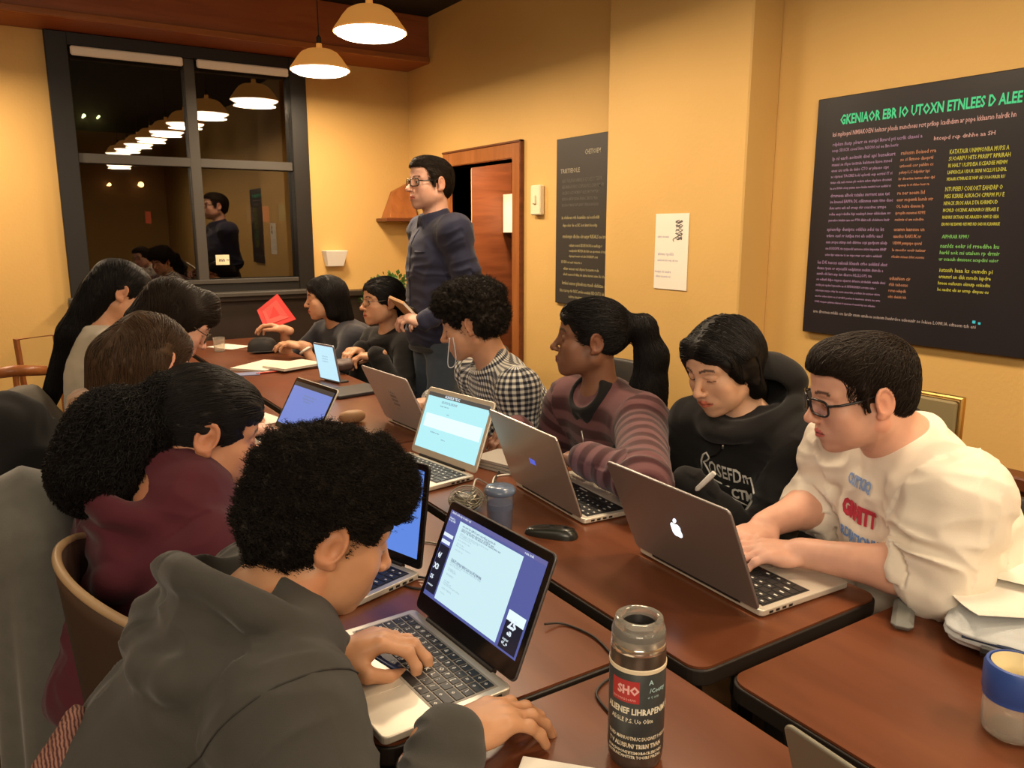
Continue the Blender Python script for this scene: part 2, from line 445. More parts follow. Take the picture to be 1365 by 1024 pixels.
# the panelled door at the back of the vestibule
b = MB(); dh = 1.80; b.box((V, dy0+.005, .01), (V+.022, dy1-.24, dh), .002)
for z in (.01, .30, .62, .93, 1.22, 1.66): b.box((V-.016, dy0+.005, z), (V, dy1-.24, z+.085), .004)
for y in (dy0+.005, dy1-.325): b.box((V-.018, y, .01), (V, y+.085, dh), .004)
d = struct('door_1', b, doorwood)
obj('door_handle', MB().tube([(V-.018, dy0+.05, .95), (V-.07, dy0+.05, .95), (V-.07, dy0+.14, .95)], .009), mat('brass', (.7, .45, .15), .3, 1), d)
b = MB(); b.box((V-.02, dy1-.235, 0), (V+.05, dy1-.18, 1.86), .003); b.box((V-.02, dy0, dh+.006), (V+.05, dy1-.235, 1.86), .003); struct('trim_3', b, framewood)
paperm = mat('paper_white', (.80, .76, .68), .7)
def sheet(name, mb, m, label, cat, **k): return tag(obj(name, mb, m, **k), label, cat)
pmb = MB().box((V-.0235, 4.62, 1.40), (V-.0195, 4.79, 1.66)); sheet('paper_notice', pmb, paperm, 'plain white sheet of paper taped to the orange wooden door', 'paper')
# the soffit beam over the window wall
b = MB().box((X0, 5.10, 2.53), (XW, YB, ZC-.002), .004); struct('trim_4', b, beamwood)
b = MB().box((X0, 5.075, 2.53), (XW-.01, 5.10, 2.565), .003); struct('trim_5', b, wood_mat('lip_wood', (.3, .10, .03), (.36, .13, .04), .3))
# wainscot and bench ledge under the window
b = MB().box((wx0-.05, YB-.10, 0), (XW, YB, .985), .004); b.box((wx0-.06, YB-.135, .955), (XW, YB-.0, .995), .006)
struct('trim_6', b, mat('dark_panel', (.030, .020, .015), .4))
b = MB().box((XW-.05, Y0, 0), (XW, 2.14, .64), .004); b.box((XW-.085, Y0, .64), (XW, 2.14, .685), .006)
struct('trim_7', b, darkwood)
b = MB().box((XW-.018, Y0, 0), (XW, dy0-cw-.012, .1), .003); struct('baseboard_right', b, darkwood)
# window: black surround, sashes, panes
win = empty('window_1', ((wx0+wx1)/2, YB, wz0), None, None); win['kind'] = 'structure'
win.matrix_world = Matrix.Translation(((wx0+wx1)/2, YB, wz0))
def wpart(n, mb, m): return obj(n, mb, m, win, loc=(-(wx0+wx1)/2, -YB, -wz0))
b = MB(); b.box((wx0-.04, YB-.05, wz0-.0), (wx0+.075, YB+.1, wz1+.028), .004); b.box((wx1-.07, YB-.05, wz0), (wx1+.04, YB+.1, wz1+.028), .004)
b.box((wx0+.07, YB-.05, wz1-.045), (wx1-.07, YB+.1, wz1+.028), .004); b.box((wx0+.07, YB-.05, wz0), (wx1-.07, YB+.1, wz0+.07), .004)
wpart('window_frame', b, blackm)
xm = 1.10; zm = 1.835
b = MB(); b.box((xm-.032, YB-.03, wz0+.07), (xm+.032, YB+.07, wz1-.045), .003); b.box((wx0+.075, YB-.028, zm-.028), (wx1-.07, YB+.068, zm+.028), .003)
wpart('mullion', b, mullm)
b = MB(); b.box((wx0+.075, YB-.06, wz0+.07), (wx1-.075, YB-.03, wz0+.1), .004); b.box((wx0-.06, YB-.16, wz0-.012), (wx1+.06, YB-.045, wz0+.018), .005); wpart('window_sill', b, mullm)
# glass: mostly clear, mirrors the room because it is night outside
gm = bpy.data.materials.new('night_glass'); gm.use_nodes = True; nt = gm.node_tree; nt.nodes.clear()
o_ = nt.nodes.new('ShaderNodeOutputMaterial'); mx = nt.nodes.new('ShaderNodeMixShader'); tr = nt.nodes.new('ShaderNodeBsdfTransparent'); gl = nt.nodes.new('ShaderNodeBsdfGlossy')
tr.inputs[0].default_value = (.72, .70, .66, 1); gl.inputs['Roughness'].default_value = .012; gl.inputs[0].default_value = (.92, .88, .84, 1); mx.inputs[0].default_value = .12
nt.links.new(tr.outputs[0], mx.inputs[1]); nt.links.new(gl.outputs[0], mx.inputs[2]); nt.links.new(mx.outputs[0], o_.inputs[0])
for i, (a0, a1) in enumerate(((wx0+.075, xm-.032), (xm+.032, wx1-.07))):
    for c0, c1 in ((wz0+.07, zm-.028), (zm+.028, wz1-.045)):
        lean = .0065 if c1 > zm+.1 else 0.0       # the upper sashes lean a touch into the room
        m = MB(); yb_, yt_ = YB+.018+lean*.3, YB+.018-lean*.7
        m.add([(a0, yb_, c0), (a1, yb_, c0), (a1, yb_+.006, c0), (a0, yb_+.006, c0), (a0, yt_, c1), (a1, yt_, c1), (a1, yt_+.006, c1), (a0, yt_+.006, c1)], [(3, 2, 1, 0), (4, 5, 6, 7), (0, 1, 5, 4), (1, 2, 6, 5), (2, 3, 7, 6), (3, 0, 4, 7)])
        wpart('pane', m, gm)
blindm = mat('blind_white', (.85, .80, .70), .5)
for a0, a1, nm in ((wx0+.085, xm-.04, 'left'), (xm+.04, wx1-.08, 'right')):
    b = MB().box((a0, YB-.075, 2.400), (a1, YB-.052, 2.452), .008); tag(obj('rolled_blind', b, blindm), 'white rolled blind across the top of the %s upper window pane' % nm, 'blind')
# outside: dark street ground, a facade, lit dots
struct('ground', MB().box((-8, YB+.25, -.1), (10, 24, -.02)), mat('asphalt', (.03, .028, .026), .8))
fac = MB().box((-7, 16, 0), (10, 17, 6)); tag(obj('building_facade', fac, mat('brick_night', (.10, .06, .04), .9, var=.3, vscale=4)), 'dark brick building across the street seen through the window', 'building')
glowm = mat('street_glow', (1, .7, .3), emit=(1, .55, .2), estr=9)
glowg = mat('street_glow_green', (.8, 1, .5), emit=(.75, 1, .45), estr=6)
for k, (px, py, rr, m_) in enumerate(((188, 246, .05, glowm), (112, 154, .03, glowg), (132, 155, .02, glowg), (146, 246, .03, glowm))):
    dd = ray(px, py); p = cC+dd*(15.7/dd[1])
    q = MB().lathe([(.001, -rr), (rr*.7, -rr*.7), (rr, 0), (rr*.7, rr*.7), (.001, rr)], 10, p)
    q.box((p[0]-.012, p[1]+rr*.6, p[2]-.012), (p[0]+.012, 16.0, p[2]+.012))
    tag(obj('street_light', q, m_, smooth=True), ['orange street light glowing behind the lower left window pane', 'pale green light glowing at the left of the upper left pane', 'small pale green light just right of the brighter green one', 'small dim orange light left of the bright orange one'][k], 'street light')

# ---------------- things on the walls
def on_wall_text(vs, fs, y_left, z, x):      # text runs towards -Y (to the right as seen), baseline at z
    return [(x, y_left-v[0], z+v[1]) for v in vs], fs
def lines_mb(rows, x):
    m = MB()
    for (y, z, size, s, off, wd) in rows:
        vs, fs = text_mb(s, size, off=off, res=1, width=wd if wd > 0 else 1.0)
        if wd < 0:
            k_ = -wd/max(v[0] for v in vs); vs = [(v[0]*k_, v[1], 0) for v in vs]
        m.add(*on_wall_text(vs, fs, y, z, x))
    return m
def fit_line(s, size, width, off=0):
    vs, fs = text_mb(s, size, off=off, res=1); w = max(v[0] for v in vs); return width/w
# big dark poster
PX = XW-.028
py0, py1, pz0, pz1 = 1.13, 1.94, 1.035, 1.885
pb = MB().box((PX, py0, pz0), (XW-.002, py1, pz1), .003)
pos = tag(obj('code_poster', pb, mat('poster_black', (.012, .010, .014), .42, var=.3, vscale=3)), 'large black poster of colourful code text with green title on the right wall', 'poster')
def ptxt(name, rows, m, lab=None, par=None, x=None):
    # split where the line spacing or the margin jumps: each paragraph is a part of its own
    grp = [[rows[0]]]
    for a, b_ in zip(rows[:-1], rows[1:]):
        if abs(a[1]-b_[1]) > .034 or abs(a[0]-b_[0]) > .05 or b_[1] > a[1]: grp.append([])
        grp[-1].append(b_)
    for g_ in grp: o = ptxt1(name, g_, m, lab, par, x)
    return o
def ptxt1(name, rows, m, lab=None, par=None, x=None):
    o = obj(name, lines_mb(rows, x), m, par or pos)
    if lab: o['label'] = lab
    return o
tx = PX-.0012
green = mat('ink_green', (.05, .62, .34), .6); purp = mat('ink_purple', (.27, .18, .34), .6); ora = mat('ink_orange', (.38, .18, .11), .6)
yel = mat('ink_yellow', (.42, .43, .06), .6); grn2 = mat('ink_dull_green', (.16, .42, .12), .6); pale = mat('ink_pale', (.42, .36, .36), .6); pink = mat('ink_pink', (.50, .32, .34), .6)
t = 'GKENIAOR EBR IO UTOXN ETNLEES D ALEE'; W_ = .735
ptxt('title_text', [(1.841, 1.788, .046, t, .0013, -.605)], green, 'green capital lettering of the title', x=tx)
class Rows(list):
    def __add__(s, o): return Rows(list(s)+list(o))
def block(y, z, n, w, size, dz, seed, up=False, jag=.3, sh=0.0):
    _rw.seed(seed); rows = []
    for i in range(n):
        ww = w*(1-jag*_rw.random()); size = size*.92; ln = int(ww/size*2.7); s_ = scribble(max(ln, 3), up).rstrip(); rows.append((y+sh*i, z-i*dz, size, s_, .0003, -ww))
    return rows
_rw.seed(1)
ptxt('subtitle_text', [(1.868, 1.748, .022, scribble(92), .0003, -.62), (1.492, 1.702, .018, scribble(22), .0002, -.19)], pink, x=tx)
L1r = block(1.865, 1.715, 2, .36, .018, .021, 3)+block(1.862, 1.665, 6, .25, .0185, .0205, 4, jag=.12)+block(1.858, 1.535, 5, .25, .0185, .0215, 5, jag=.12)+block(1.862, 1.415, 5, .25, .0185, .0225, 6, jag=.12)+block(1.892, 1.295, 8, .31, .0185, .0205, 7)
ptxt('purple_text', L1r, purp, 'purple lines of code', x=tx)
L2r = block(1.600, 1.665, 6, .125, .0185, .0205, 14, jag=.35)+block(1.600, 1.535, 5, .135, .0185, .0215, 15)+block(1.600, 1.415, 5, .12, .0185, .0225, 16)+block(1.60, 1.25, 4, .09, .0185, .0205, 17)
ptxt('orange_text', L2r, ora, 'orange lines of code', x=tx)
L3r = block(1.436, 1.655, 5, .19, .021, .0205, 24, True, .08)+block(1.438, 1.540, 6, .19, .021, .0215, 25, True, .2)+block(1.43, 1.285, 4, .185, .020, .0205, 27, False, .15)
ptxt('yellow_text', L3r, yel, 'yellow lines of code', x=tx)
L4r = block(1.432, 1.392, 1, .09, .018, .0205, 33, True, .1)+block(1.435, 1.362, 3, .19, .020, .0205, 34, False, .08)
ptxt('green_text', L4r, grn2, 'dull green lines of code', x=tx)
ptxt('footer_text', [(1.895, 1.112, .016, scribble(95), .0001, -.60)], pale, x=tx)
dm = MB().box((tx, 1.298, 1.128), (tx+.001, 1.307, 1.137)); dm.box((tx, 1.282, 1.126), (tx+.001, 1.289, 1.133)); obj('cursor_mark', dm, mat('ink_cyan', (.05, .55, .8), .5), pos)
# chalk-style menu poster left of the pillar
CXb = XW-.016
cb = tag(obj('menu_board', MB().box((CXb, 2.99, 1.02), (XW-.002, 3.585, 1.895), .002), mat('board_black', (.035, .030, .026), .5)), 'narrow black menu board with chalk lettering between switch and pillar', 'poster')
chalk = mat('ink_chalk', (.34, .31, .24), .8); chalk2 = mat('ink_chalk_warm', (.36, .31, .16), .8)
x_ = CXb-.0012
r = [(3.335, 1.80, .034, 'CHETIOIEM', .0006, -.13), (3.545, 1.715, .032, 'TRIETIEIOLE', .0004, -.17)]
ptxt('heading_text', r, chalk, par=cb, x=x_)
ptxt('dim_text', block(3.53, 1.665, 5, .36, .03, .031, 41, True, .15), mat('ink_grey', (.12, .115, .10), .8), par=cb, x=x_)
r = block(3.53, 1.475, 1, .4, .027, .03, 42)+block(3.52, 1.435, 1, .35, .024, .03, 50)+block(3.52, 1.375, 1, .42, .029, .03, 43)+block(3.46, 1.33, 3, .32, .023, .028, 44)+block(3.53, 1.24, 1, .2, .023, .03, 45)+block(3.51, 1.205, 2, .42, .024, .03, 46)
r += block(3.52, 1.125, 1, .42, .031, .03, 47)+block(3.54, 1.085, 1, .48, .026, .03, 48)+block(3.46, 1.055, 1, .36, .024, .026, 49)
ptxt('chalk_text', r, chalk2, par=cb, x=x_)
# notice on pillar
nx = XW-.17-.004
nt_ = tag(obj('paper_notice', MB().box((nx, 2.42, 1.165), (nx+.003, 2.62, 1.487)), mat('paper_pillar', (.82, .76, .66), .7)), 'white printed notice with a small drawing taped to the yellow pillar', 'paper')
inkd = mat('ink_dark', (.12, .10, .10), .7); inkb = mat('ink_lilac', (.45, .42, .55), .7)
m = MB()
for a in range(5):
    zz = 1.452-.017*a; m.tube([(nx-.001, 2.475+.022*math.sin(q*1.3+a), zz+.007*math.cos(q*1.9+a*2)) for q in range(8)], .0016, 4)
m.tube([(nx-.001, 2.49-.02*math.cos(q*.8), 1.40-.006*q) for q in range(6)], .0016, 4)
obj('drawing', m, inkd, nt_)
for i, (y, z, w, s_) in enumerate(((2.605, 1.385, .1, .016), (2.60, 1.31, .13, .02), (2.60, 1.285, .17, .014), (2.615, 1.235, .14, .017), (2.61, 1.215, .13, .014))):
    _rw.seed(60+i); vs, fs = text_mb(scribble(int(w/s_*1.8)), s_, off=.0002, res=1); obj('notice_text', MB().add(*on_wall_text(vs, fs, y, z, nx-.0006)), inkb, nt_)
# thermostat-like switch
sw = empty('wall_switch', (XW, 3.77, 1.58), 'small cream wall switch box between the door and the menu board', 'switch')
cream = mat('cream_plastic', (.78, .68, .48), .45)
def pl(n, mb, m, par, o, **k): return obj(n, mb, m, par, loc=(-o[0], -o[1], -o[2]), **k)
so = (XW, 3.77, 1.58)
pl('switch_plate', MB().box((XW-.035, 3.715, 1.50), (XW-.001, 3.81, 1.665), .006), cream, sw, so)
pl('switch_toggle', MB().box((XW-.047, 3.75, 1.56), (XW-.034, 3.775, 1.61), .004), cream, sw, so)
# tapered white box on the back wall
q = []
z0, z1 = 1.165, 1.275
b = MB(); x0, x1 = 1.90, 2.06
b.add([(x0+.025, YB-.001, z0), (x1-.02, YB-.001, z0), (x1-.02, YB-.06, z0), (x0+.025, YB-.06, z0), (x0, YB-.001, z1), (x1, YB-.001, z1), (x1, YB-.10, z1), (x0, YB-.10, z1)],
      [(0, 1, 2, 3), (7, 6, 5, 4), (0, 4, 5, 1), (1, 5, 6, 2), (2, 6, 7, 3), (3, 7, 4, 0)])
scn = tag(obj('wall_sconce', b, mat('sconce_white', (.85, .78, .66), .5, emit=(1, .8, .55), estr=.1), bevel=.004), 'small white tapered sconce on the yellow back wall right of the window', 'wall lamp')
# wooden wedge bracket near the corner
b = MB(); b.add([(2.36, YB-.001, 1.50), (2.58, YB-.001, 1.50), (2.58, YB-.16, 1.50), (2.36, YB-.16, 1.50), (2.44, YB-.001, 1.69), (2.58, YB-.001, 1.76), (2.58, YB-.05, 1.76), (2.44, YB-.05, 1.69)],
      [(3, 2, 1, 0), (4, 5, 6, 7), (0, 1, 5, 4), (1, 2, 6, 5), (2, 3, 7, 6), (3, 0, 4, 7)])
br = tag(obj('corner_bracket', b, framewood, bevel=.004), 'sloped wooden bracket on a small ledge in the room corner beside the standing man', 'bracket')
obj('ledge', MB().box((2.32, YB-.19, 1.475), (2.595, YB-.001, 1.499), .004), darkwood, br)
# little pictures stuck on the outside of the lower panes
def pane_pt(px, py):
    d = ray(px, py); return cC+d*(YB/d[1])
for (ax, ay, bx_, by_), c, lab in (((329, 276, 340, 297), (.05, .03, .03), 'small dark picture stuck on the lower right pane, leftmost of three'),
        ((351, 275, 361, 296), (.30, .05, .03), 'small red picture stuck on the lower right pane, middle of three'),
        ((372, 272, 382, 294), (.02, .07, .05), 'small green picture stuck on the lower right pane, rightmost of three'),
        ((194, 282, 203, 298), (.40, .03, .02), 'small red picture stuck on the lower left pane')):
    p = pane_pt(ax, ay); q = pane_pt(bx_, by_)
    tag(obj('window_picture', MB().box((p[0], YB+.025, q[2]), (q[0], YB+.028, p[2])), mat('pic_%d' % ax, c, .5)), lab, 'picture')
p0 = cC+ray(288, 340)*(YB/ray(288, 340)[1]); p1 = cC+ray(307, 353)*(YB/ray(307, 353)[1])
gt = tag(obj('window_sticker', MB().box((p0[0], YB+.0155, p1[2]), (p1[0], YB+.018, p0[2])), mat('sticker_white', (.85, .75, .5), .6)), 'small white card stuck low on the right window pane', 'card')
m = MB(); vs, fs = text_mb('mn ~', .03, off=.001, res=1); m.add([((p0[0]+.02)+v[0], YB+.0148, (p0[2]+p1[2])/2-.01+v[1]) for v in vs], fs); obj('sticker_mark', m, inkd, gt)

# ---------------- pendant lamps
copper = mat('copper_shade', (.74, .36, .10), .36, .6, bump=.05, bscale=90, emit=(.9, .36, .07), estr=.42)  # emission stands in for light the copper would reflect from other lamps
diffm = mat('lamp_diffuser', (1, .95, .85), emit=(1.0, .86, .62), estr=14.0)
cordm = mat('cord_black', (.02, .018, .015), .6)
lampspots = [(1.70, 4.75, 2.34), (1.585, 3.72, 2.335)]
for i in range(6): lampspots.append((1.60, 2.70-.98*i, 2.34))
def pendant(x, y, z, label, power=None):
    e = empty('pendant_lamp', (x, y, z), label, 'pendant lamp', 'copper pendant lamps in a row')
    prof = [(.172, 0), (.174, .006), (.168, .016), (.150, .040), (.128, .072), (.105, .098), (.075, .113), (.04, .119), (.018, .123), (.016, .150), (.001, .152)]
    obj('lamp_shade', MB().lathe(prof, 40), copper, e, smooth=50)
    obj('diffuser', MB().lathe([(.001, -.034), (.08, -.030), (.135, -.020), (.160, -.008), (.170, .004), (.150, .03), (.001, .05)], 40), diffm, e, smooth=True)
    obj('socket', MB().lathe([(.001, .145), (.014, .145), (.014, .185), (.005, .195), (.001, .195)], 16), cordm, e, smooth=40)
    obj('cord', MB().tube([(0, 0, .19), (0, 0, ZC-z)], .003, 6), cordm, e)
    d = bpy.data.lights.new('bulb', 'AREA'); d.shape = 'DISK'; d.size = .30; d.energy = LAMP_POWER*(1.0 if power is None else power); d.color = WARM
    l = bpy.data.objects.new('bulb_light', d); COL.objects.link(l); l.parent = e; l.location = (0, 0, -.040)
    return e
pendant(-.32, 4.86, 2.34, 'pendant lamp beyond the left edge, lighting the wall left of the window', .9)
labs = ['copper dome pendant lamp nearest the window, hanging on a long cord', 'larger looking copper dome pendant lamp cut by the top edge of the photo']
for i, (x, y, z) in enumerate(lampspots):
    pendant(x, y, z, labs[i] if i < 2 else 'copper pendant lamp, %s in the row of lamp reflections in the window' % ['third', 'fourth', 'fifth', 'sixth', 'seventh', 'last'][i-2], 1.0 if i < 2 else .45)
# ============================================================= FURNITURE AND THINGS ON THE TABLES
TZ = .74
topm = wood_mat('table_laminate', (.115, .034, .013), (.155, .047, .018), .30, (9, 1.2, 9), spec=.45, ns=2.2)
edgem = mat('table_edge_black', (.018, .013, .010), .45)
legm = mat('leg_black', (.02, .018, .017), .4, .3)
def round_rect(x0, y0, x1, y1, r, n=6):
    P = []
    for cx_, cy_, a0 in ((x1-r, y1-r, 0), (x0+r, y1-r, 90), (x0+r, y0+r, 180), (x1-r, y0+r, 270)):
        for i in range(n+1): a = math.radians(a0+90*i/n); P.append((cx_+r*math.cos(a), cy_+r*math.sin(a)))
    return P
def table(x0, y0, x1, y1, label):
    cx_, cy_ = (x0+x1)/2, (y0+y1)/2; w = (x1-x0)/2; h = (y1-y0)/2
    e = empty('table', (cx_, cy_, 0), label, 'table', 'narrow brown tables in two rows')
    obj('tabletop', MB().prism(round_rect(-w+.004, -h+.004, w-.004, h-.004, .03), TZ-.004, TZ), topm, e)
    m = MB().prism(round_rect(-w, -h, w, h, .033), TZ-.032, TZ-.0041)
    obj('table_edge', m, edgem, e, bevel=.003)
    for sy in (-1, 1):
        m = MB(); m.box((-w+.06, sy*(h-.22)-.02, .05), (-w+.10, sy*(h-.22)+.02, TZ-.033)); m.box((w-.10, sy*(h-.22)-.02, .05), (w-.06, sy*(h-.22)+.02, TZ-.033))
        m.box((-w+.02, sy*(h-.22)-.022, 0), (w-.02, sy*(h-.22)+.022, .05), .008); m.box((-w+.05, sy*(h-.22)-.012, TZ-.06), (w-.05, sy*(h-.22)+.012, TZ-.033))
        obj('leg_frame', m, legm, e)
    return e
for x0, y0, x1, y1, lb in ((.36, -.62, .822, .868, 'near left brown table under the steel tumbler'), (.352, .880, .822, 2.36, 'left brown table under the open laptop of the hooded student in front'),
        (.352, 2.372, .822, 3.84, 'left brown table with the white papers, further toward the window'), (.352, 3.852, .822, 5.12, 'far left brown table ending by the window'),
        (.876, -.74, 1.345, .756, 'near right brown table under the blue rimmed jar'), (.850, .786, 1.335, 2.27, 'right brown table under the laptop with the glowing logo'),
        (.850, 2.282, 1.335, 3.77, 'right brown table in front of the person in the checked shirt'), (.850, 3.782, 1.335, 5.12, 'far right brown table under the red folder')):
    table(x0, y0, x1, y1, lb)

alu = mat('laptop_aluminium', (.50, .46, .42), .33, .75, spec=.5)
alu_d = mat('laptop_dark_aluminium', (.33, .30, .29), .36, .7)
alu_l = mat('laptop_silver_palmrest', (.66, .60, .50), .38, .45)
blk = mat('plastic_black', (.014, .013, .013), .4)
keym = mat('key_black', (.016, .015, .015), .45)
keyw = mat('key_legend_white', (.7, .68, .62), .6)
bez = mat('bezel_black', (.006, .006, .007), .18)
def emit(name, c, s=1.0):
    m = mat(name, (.01, .01, .01), .35, emit=c, estr=s); return m
def lidM(a, z): return Matrix.Translation((0, 0, z)) @ Matrix.Rotation(a, 4, 'X')
def laptop(p, label, lid=alu, base=alu_l, bez_m=bez, screen=(.2, .4, .9), sstr=1.0, keys=True, legends=False, logo=None, content=None, bezel=(.012, .012, .014, .024), th=.014, group='open laptops on the tables', ports=True):
    x, y, yaw, a, w, d, s = p
    e = empty('laptop', (x, y, TZ+.0008), label, 'laptop', group, rot=(0, 0, yaw))
    m = MB().prism(round_rect(-w/2, -d, w/2, 0, .010, 4), .002, th); bo = obj('base', m, base, e, bevel=.0025)
    f = MB().prism(round_rect(-w/2+.006, -d+.006, w/2-.006, -.006, .010, 4), .0, .003); obj('underside', f, blk, bo)
    if ports:
        for sx in (-1, 1):
            for q in range(4): obj('port', MB().box((sx*(w/2-.0005)-.0008, -.03-q*.017, th*.35), (sx*(w/2-.0005)+.0012, -.02-q*.017, th*.68)), blk, bo)
    # keyboard
    ky0, ky1 = -d*.58, -.020; kx0, kx1 = -w/2+.016, w/2-.016
    obj('keyboard_well', MB().box((kx0-.003, ky0-.003, th-.0006), (kx1+.003, ky1+.003, th+.0004)), mat('key_gap', (.30, .27, .23), .5) if legends else blk, bo)
    if keys:
        m = MB(); lg = MB(); rows = 6; rh = (ky1-ky0)/rows; rr = random.Random(3)
        chars = ['~!@#$%^&*()_+', '`1234567890-=', 'QWERTYUIOP[]\\', 'ASDFGHJKL;\'', 'ZXCVBNM,./', '']
        for r_ in range(rows):
            yb = ky1-(r_+1)*rh
            nk = [14, 14, 14, 13, 12, 8][r_]; ws = [1.0]*nk
            if r_ == 2: ws[0] = 1.4
            if r_ == 3: ws[0] = 1.7; ws[-1] = 1.7
            if r_ == 4: ws[0] = 2.2; ws[-1] = 2.2
            if r_ == 5: ws = [1, 1, 1, 1.2, 5.4, 1.2, 1, 1]
            if r_ == 1: ws[-1] = 1.5
            tot = sum(ws); xx = kx0
            for k_, q in enumerate(ws):
                kw = (kx1-kx0)*q/tot
                m.box((xx+.0012, yb+.0012, th), (xx+kw-.0012, yb+rh-.0012, th+.0016), .0005)
                if legends:
                    ch = chars[r_][k_-(1 if r_ > 1 else 0)] if 0 <= k_-(1 if r_ > 1 else 0) < len(chars[r_]) else 'o'
                    vs, fs = text_mb(ch, rh*.62, off=.0003, res=1); lg.add([(xx+kw*.28+v[0], yb+rh*.3+v[1], th+.0019) for v in vs], fs)
                elif rr.random() < .85:
                    lg.box((xx+kw*.35, yb+rh*.4, th+.0016), (xx+kw*.62, yb+rh*.58, th+.0018))
                xx += kw
        kb = obj('keyboard', m, keym, bo); obj('key_legends', lg, keyw, kb)
    obj('trackpad', MB().prism(round_rect(-.052, -d+.010, .052, -d*.60-.004, .004, 3), th, th+.0004), mat('trackpad', (.60, .54, .44), .3, .3), bo)
    obj('hinge', MB().tube([(-w/2+.05, 0, th), (w/2-.05, 0, th)], .0055, 10), blk, bo)
    # lid
    M = lidM(a, th); T = .0055
    lo = obj('lid', MB().prism(round_rect(-w/2, .004, w/2, s, .011, 5), -T, 0, M), lid, e, bevel=.002)
    obj('bezel', MB().prism(round_rect(-w/2+.002, .006, w/2-.002, s-.002, .010, 5), 0.0001, .0012, M), bez_m, lo)
    l_, r2, t_, b_ = bezel; sx0, sx1, sy0, sy1 = -w/2+l_, w/2-r2, b_, s-t_
    so_ = obj('screen', MB().box((sx0, sy0, .0012), (sx1, sy1, .0016), M=M), emit('screen_%s' % (screen,), screen, sstr), lo)
    def U(u, v): return sx0+(sx1-sx0)*u, sy0+(sy1-sy0)*v
    def rect(mb, u0, v0, u1, v1, lay=1):
        a0, b0 = U(u0, v0); a1, b1 = U(u1, v1); mb.box((a0, b0, .0016), (a1, b1, .0016+.0003*lay), M=M)
    def txt(mb, u, v, size, st, lay=2, off=.0001):
        vs, fs = text_mb(st, size, off=off, res=1); a0, b0 = U(u, v)
        mb.add([tuple(M @ Vector((a0+q[0], b0+q[1], .0016+.0003*lay+.0002))) for q in vs], fs)
    if content: content(lo, so_, rect, txt)
    if logo:
        logo(lo, M, T, w, s)
    return e
def logo_apple(lo, M, T, w, s):
    R = []                                     # fruit outline with a bite, then the leaf
    for i in range(40):
        t = 2*pi*i/40; r = 1+.07*math.cos(2*t)-.06*math.cos(4*t); xx = .92*r*math.sin(t); yy = r*math.cos(t)
        yy -= .20*math.exp(-(xx/.30)**2) if yy > 0 else -.10*math.exp(-(xx/.25)**2)
        dx = xx-(-1.18); dy = yy-.12; dd = math.hypot(dx, dy)   # bite seen at the right from behind
        if dd < .46: xx = -1.18+dx/dd*.46; yy = .12+dy/dd*.46
        R.append((xx*.0165, yy*.0165))
    z0, z1 = -T-.0006, -T+.001; cy_ = s*.52
    m = MB().prism([(x, y+cy_) for x, y in R], z0, z1, M)
    lf = [(-.001+.0015*math.sin(t)*3-.005*(1-math.cos(t))*.5, cy_+.0175+.006*(1-math.cos(t))) for t in np.linspace(0, 2*pi, 14)[:-1]]
    m2 = MB().prism(lf, z0, z1, M)
    g = emit('logo_glow', (.86, .92, 1), 2.2); o = obj('fruit_logo', m, g, lo); obj('logo_leaf', m2, g, o); o['label'] = 'glowing white bitten apple emblem'
def logo_blue(lo, M, T, w, s):
    m = MB(); 
    for i in range(4): m.box((-.014+.007*i, s*.5-.007, -T-.0006), (-.0095+.007*i, s*.5+.008, -T+.001), M=M)
    obj('lid_badge', m, emit('badge_blue', (.10, .14, .75), .9), lo)['label'] = 'small blue badge on the lid'
def logo_cup(lo, M, T, w, s):
    m = MB(); c = mat('etch_grey', (.22, .19, .18), .5)
    for i in range(3): m.box((-.020, s*.40+.016*i, -T-.0005), (.022, s*.40+.010+.016*i, -T+.001), M=M)
    m.tube([tuple(M @ Vector((-.02+.006*i, s*.40+.052+.004*math.sin(i*2.), -T-.0004))) for i in range(8)], .0012, 4)
    vs, fs = text_mb('mnt', .016, res=1); m.add([tuple(M @ Vector((.018-q[0], s*.32+q[1], -T-.0006))) for q in vs], fs)
    obj('lid_mark', m, c, lo)['label'] = 'faint engraved mark on the lid'
E_page = emit('px_page', (.62, .86, .92), 1.0); E_txt = emit('px_text', (.20, .27, .40), .8); E_navy = emit('px_navy', (.08, .10, .30), .8); E_purple = emit('px_purple', (.16, .16, .42), .8)
E_wh = emit('px_white', (.80, .90, .98), 1.0); E_dk = emit('px_dark', (.012, .016, .04), .6); E_cy = emit('px_cyan', (.45, .88, .92), 1.0); E_pale = emit('px_pale', (.80, .98, .98), 1.05)
